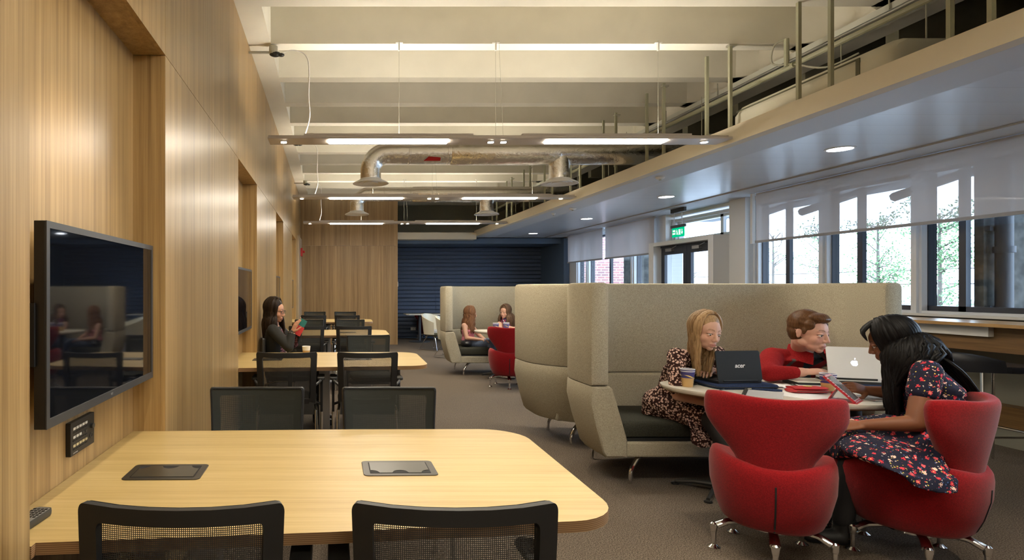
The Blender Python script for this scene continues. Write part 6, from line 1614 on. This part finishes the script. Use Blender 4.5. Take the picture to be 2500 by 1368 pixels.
# ------------------------------------------------------------------ two students in the distant booth
def pinkgirl():
    t = thing('person', 'student with wavy auburn hair in a pink vest and jeans in the distant booth', 'person', (0,0,0))
    pel = Vector((2.27,9.80,0.505)); chest = Vector((2.255,9.78,0.70)); neckb = Vector((2.265,9.78,0.835)); hc = Vector((2.30,9.77,0.975))
    M = frame(hc, (0.97,0.16,-0.08), (0,0,1), 1.0)
    shN = Vector((2.17,9.68,0.785)); shF = Vector((2.32,9.90,0.785)); elN = Vector((2.20,9.62,0.585)); wrN = Vector((2.43,9.62,0.56)); elF = Vector((2.45,9.85,0.62)); wrF = Vector((2.50,9.68,0.56))
    b = MB(); head_prims(b, M); limb(b, [M @ Vector((0,-0.03,-0.04)), neckb], [0.046,0.05])
    ax = (shN-shF).normalized(); fw = Vector((0.85,-0.5,0)).normalized()
    limb(b, [shN,elN,wrN], [0.042,0.036,0.024]); limb(b, [shF,elF,wrF], [0.042,0.036,0.024])
    b.loft([(neckb-Vector((0,0,0.01)), ax*0.055, fw*0.045),(neckb-Vector((0,0,0.045)), ax*0.125, fw*0.06),(chest, ax*0.125, fw*0.09),(pel*0.5+chest*0.5, ax*0.105, fw*0.08),(pel, ax*0.145, fw*0.11)])
    hand(b, wrN, (0.9,0.0,-0.1), (0,-0.3,1), -1, curl=0.4); hand(b, wrF, (0.3,-0.8,-0.1), (0.2,0,1), 1, curl=0.4)
    kn = [(Vector((2.57,9.60,0.50)), Vector((2.70,9.22,0.11))), (Vector((2.66,9.72,0.50)), Vector((2.82,9.32,0.11)))]
    for (k_,a_), s_ in zip(kn,(1,-1)): limb(b, [pel+ax*0.07*s_,k_,a_], [0.08,0.056,0.036]); limb(b, [a_-Vector((0,0,0.05)), a_+Vector((0.05,-0.11,-0.077))], [0.028,0.020])
    me = remesh(b, 0.006, 3, 'body'); tone_mesh(me, M, (0.62,0.37,0.27), (0.55,0.22,0.19), (0.14,0.07,0.04), lid=True); mesh_obj('body', me, M_SKIN, t)
    v_ = MB(); v_.loft([(neckb-Vector((0,0,0.075)), ax*0.105, fw*0.075),(chest, ax*0.135, fw*0.102),(pel*0.5+chest*0.5, ax*0.118, fw*0.093),(pel+Vector((0,0,0.03)), ax*0.150, fw*0.115)])
    for s_ in (-1,1): v_.cone(neckb+ax*0.07*s_+Vector((0,0,-0.03)), 0.022, chest+ax*0.085*s_+fw*0.05, 0.03)
    mesh_obj('vest', remesh(v_, 0.007, 3, 'vest'), M_PINK, t)
    j = MB()
    for (k_,a_), s_ in zip(kn,(1,-1)): limb(j, [pel+ax*0.06*s_-Vector((0,0,0.01)),k_,a_+Vector((0,0,0.02))], [0.096,0.068,0.045])
    mesh_obj('jeans', remesh(j, 0.008, 3, 'jeans'), M_DENIM, t)
    for k_,a_ in kn: MB().cone(a_-Vector((0,0,0.06)), 0.042, a_+Vector((0.06,-0.13,-0.075)), 0.033, 12).build('shoe', M_SHOE, t, smooth=True)
    dr = push_out([neckb, chest, pel], [0.10,0.115])
    hair_long(t, M, M_HAUB, 0.30, 110, seed=31, front=55, drape=dr, wave=0.014, lockr=0.0105)
def scarfgirl():
    t = thing('person', 'student with long brown hair and a red and navy scarf in the distant booth', 'person', (0,0,0))
    pel = Vector((2.98,10.02,0.51)); chest = Vector((2.96,9.98,0.72)); neckb = Vector((2.945,9.95,0.865)); hc = Vector((2.905,9.90,1.00))
    M = frame(hc, (-0.76,-0.64,-0.10), (0.05,0,1), 1.0)
    shN = Vector((2.82,9.92,0.80)); shF = Vector((3.09,9.98,0.80)); elN = Vector((2.80,9.78,0.66)); wrN = Vector((2.88,9.62,0.765)); elF = Vector((3.14,9.80,0.66)); wrF = Vector((3.02,9.62,0.765))
    b = MB(); head_prims(b, M, smile=0.002); limb(b, [M @ Vector((0,-0.03,-0.04)), neckb], [0.046,0.05])
    ax = (shF-shN).normalized(); fw = Vector((0,-1,0))
    limb(b, [shN,elN,wrN], [0.042,0.036,0.024]); limb(b, [shF,elF,wrF], [0.042,0.036,0.024])
    b.loft([(neckb-Vector((0,0,0.01)), ax*0.055, fw*0.045),(neckb-Vector((0,0,0.045)), ax*0.13, fw*0.06),(chest, ax*0.125, fw*0.09),(pel*0.5+chest*0.5, ax*0.105, fw*0.08),(pel, ax*0.145, fw*0.11)])
    hand(b, wrN, (0.5,-0.8,-0.05), (0,0,1), 1, curl=0.3); hand(b, wrF, (-0.5,-0.8,-0.05), (0,0,1), -1, curl=0.3)
    kn = []
    for s_ in (-1,1):
        k_ = Vector((2.98+s_*0.09,9.62,0.50)); a_ = Vector((2.98+s_*0.09,9.52,0.11)); kn.append((k_,a_)); limb(b, [pel+ax*0.07*s_,k_,a_], [0.08,0.056,0.036]); limb(b, [a_-Vector((0,0,0.05)), a_+Vector((0,-0.12,-0.077))], [0.028,0.020])
    me = remesh(b, 0.0055, 3, 'body'); tone_mesh(me, M, (0.62,0.36,0.26), (0.55,0.20,0.18), (0.10,0.055,0.03), lid=True); mesh_obj('body', me, M_SKIN, t); eyes(M, t, (-0.2,-0.1))
    v_ = MB(); v_.loft([(neckb-Vector((0,0,0.075)), ax*0.10, fw*0.07),(chest, ax*0.135, fw*0.10),(pel*0.5+chest*0.5, ax*0.118, fw*0.093),(pel, ax*0.155, fw*0.12)]); mesh_obj('vest', remesh(v_, 0.008, 3, 'vest'), M_TEE, t)
    j = MB()
    for (k_,a_), s_ in zip(kn,(-1,1)): limb(j, [pel+ax*0.06*s_,k_,a_+Vector((0,0,0.02))], [0.096,0.068,0.045])
    mesh_obj('jeans', remesh(j, 0.009, 3, 'jeans'), M_DENIM, t)
    for k_,a_ in kn: MB().cone(a_-Vector((0,0,0.06)), 0.042, a_+Vector((0,-0.14,-0.075)), 0.033, 12).build('shoe', M_SHOE, t, smooth=True)
    s_ = MB()
    for q, (rx, ry, dz, r) in enumerate(((0.075,0.070,-0.005,0.026),(0.090,0.085,-0.035,0.028),(0.07,0.07,0.02,0.02))):
        pts = [neckb+Vector((rx*math.cos(a), ry*math.sin(a)-0.015, dz+0.012*math.sin(a*2+q))) for a in [2*PI*i/20 for i in range(21)]]; s_.tube(pts, r, n=8)
    s_.cone(neckb+Vector((-0.05,-0.09,-0.05)), 0.04, neckb+Vector((-0.055,-0.10,-0.26)), 0.05); s_.cone(neckb+Vector((0.01,-0.10,-0.05)), 0.032, neckb+Vector((0.0,-0.11,-0.18)), 0.035)
    mesh_obj('scarf', remesh(s_, 0.007, 2, 'scarf'), M_SCARF, t)
    dr = push_out([neckb, chest, pel], [0.13,0.13])
    hair_long(t, M, M_HLBR, 0.30, 110, seed=41, front=52, part=0.012, drape=dr, wave=0.005, lockr=0.010)
for fn in (blonde, redboy, floral, glasses, pinkgirl, scarfgirl): fn()
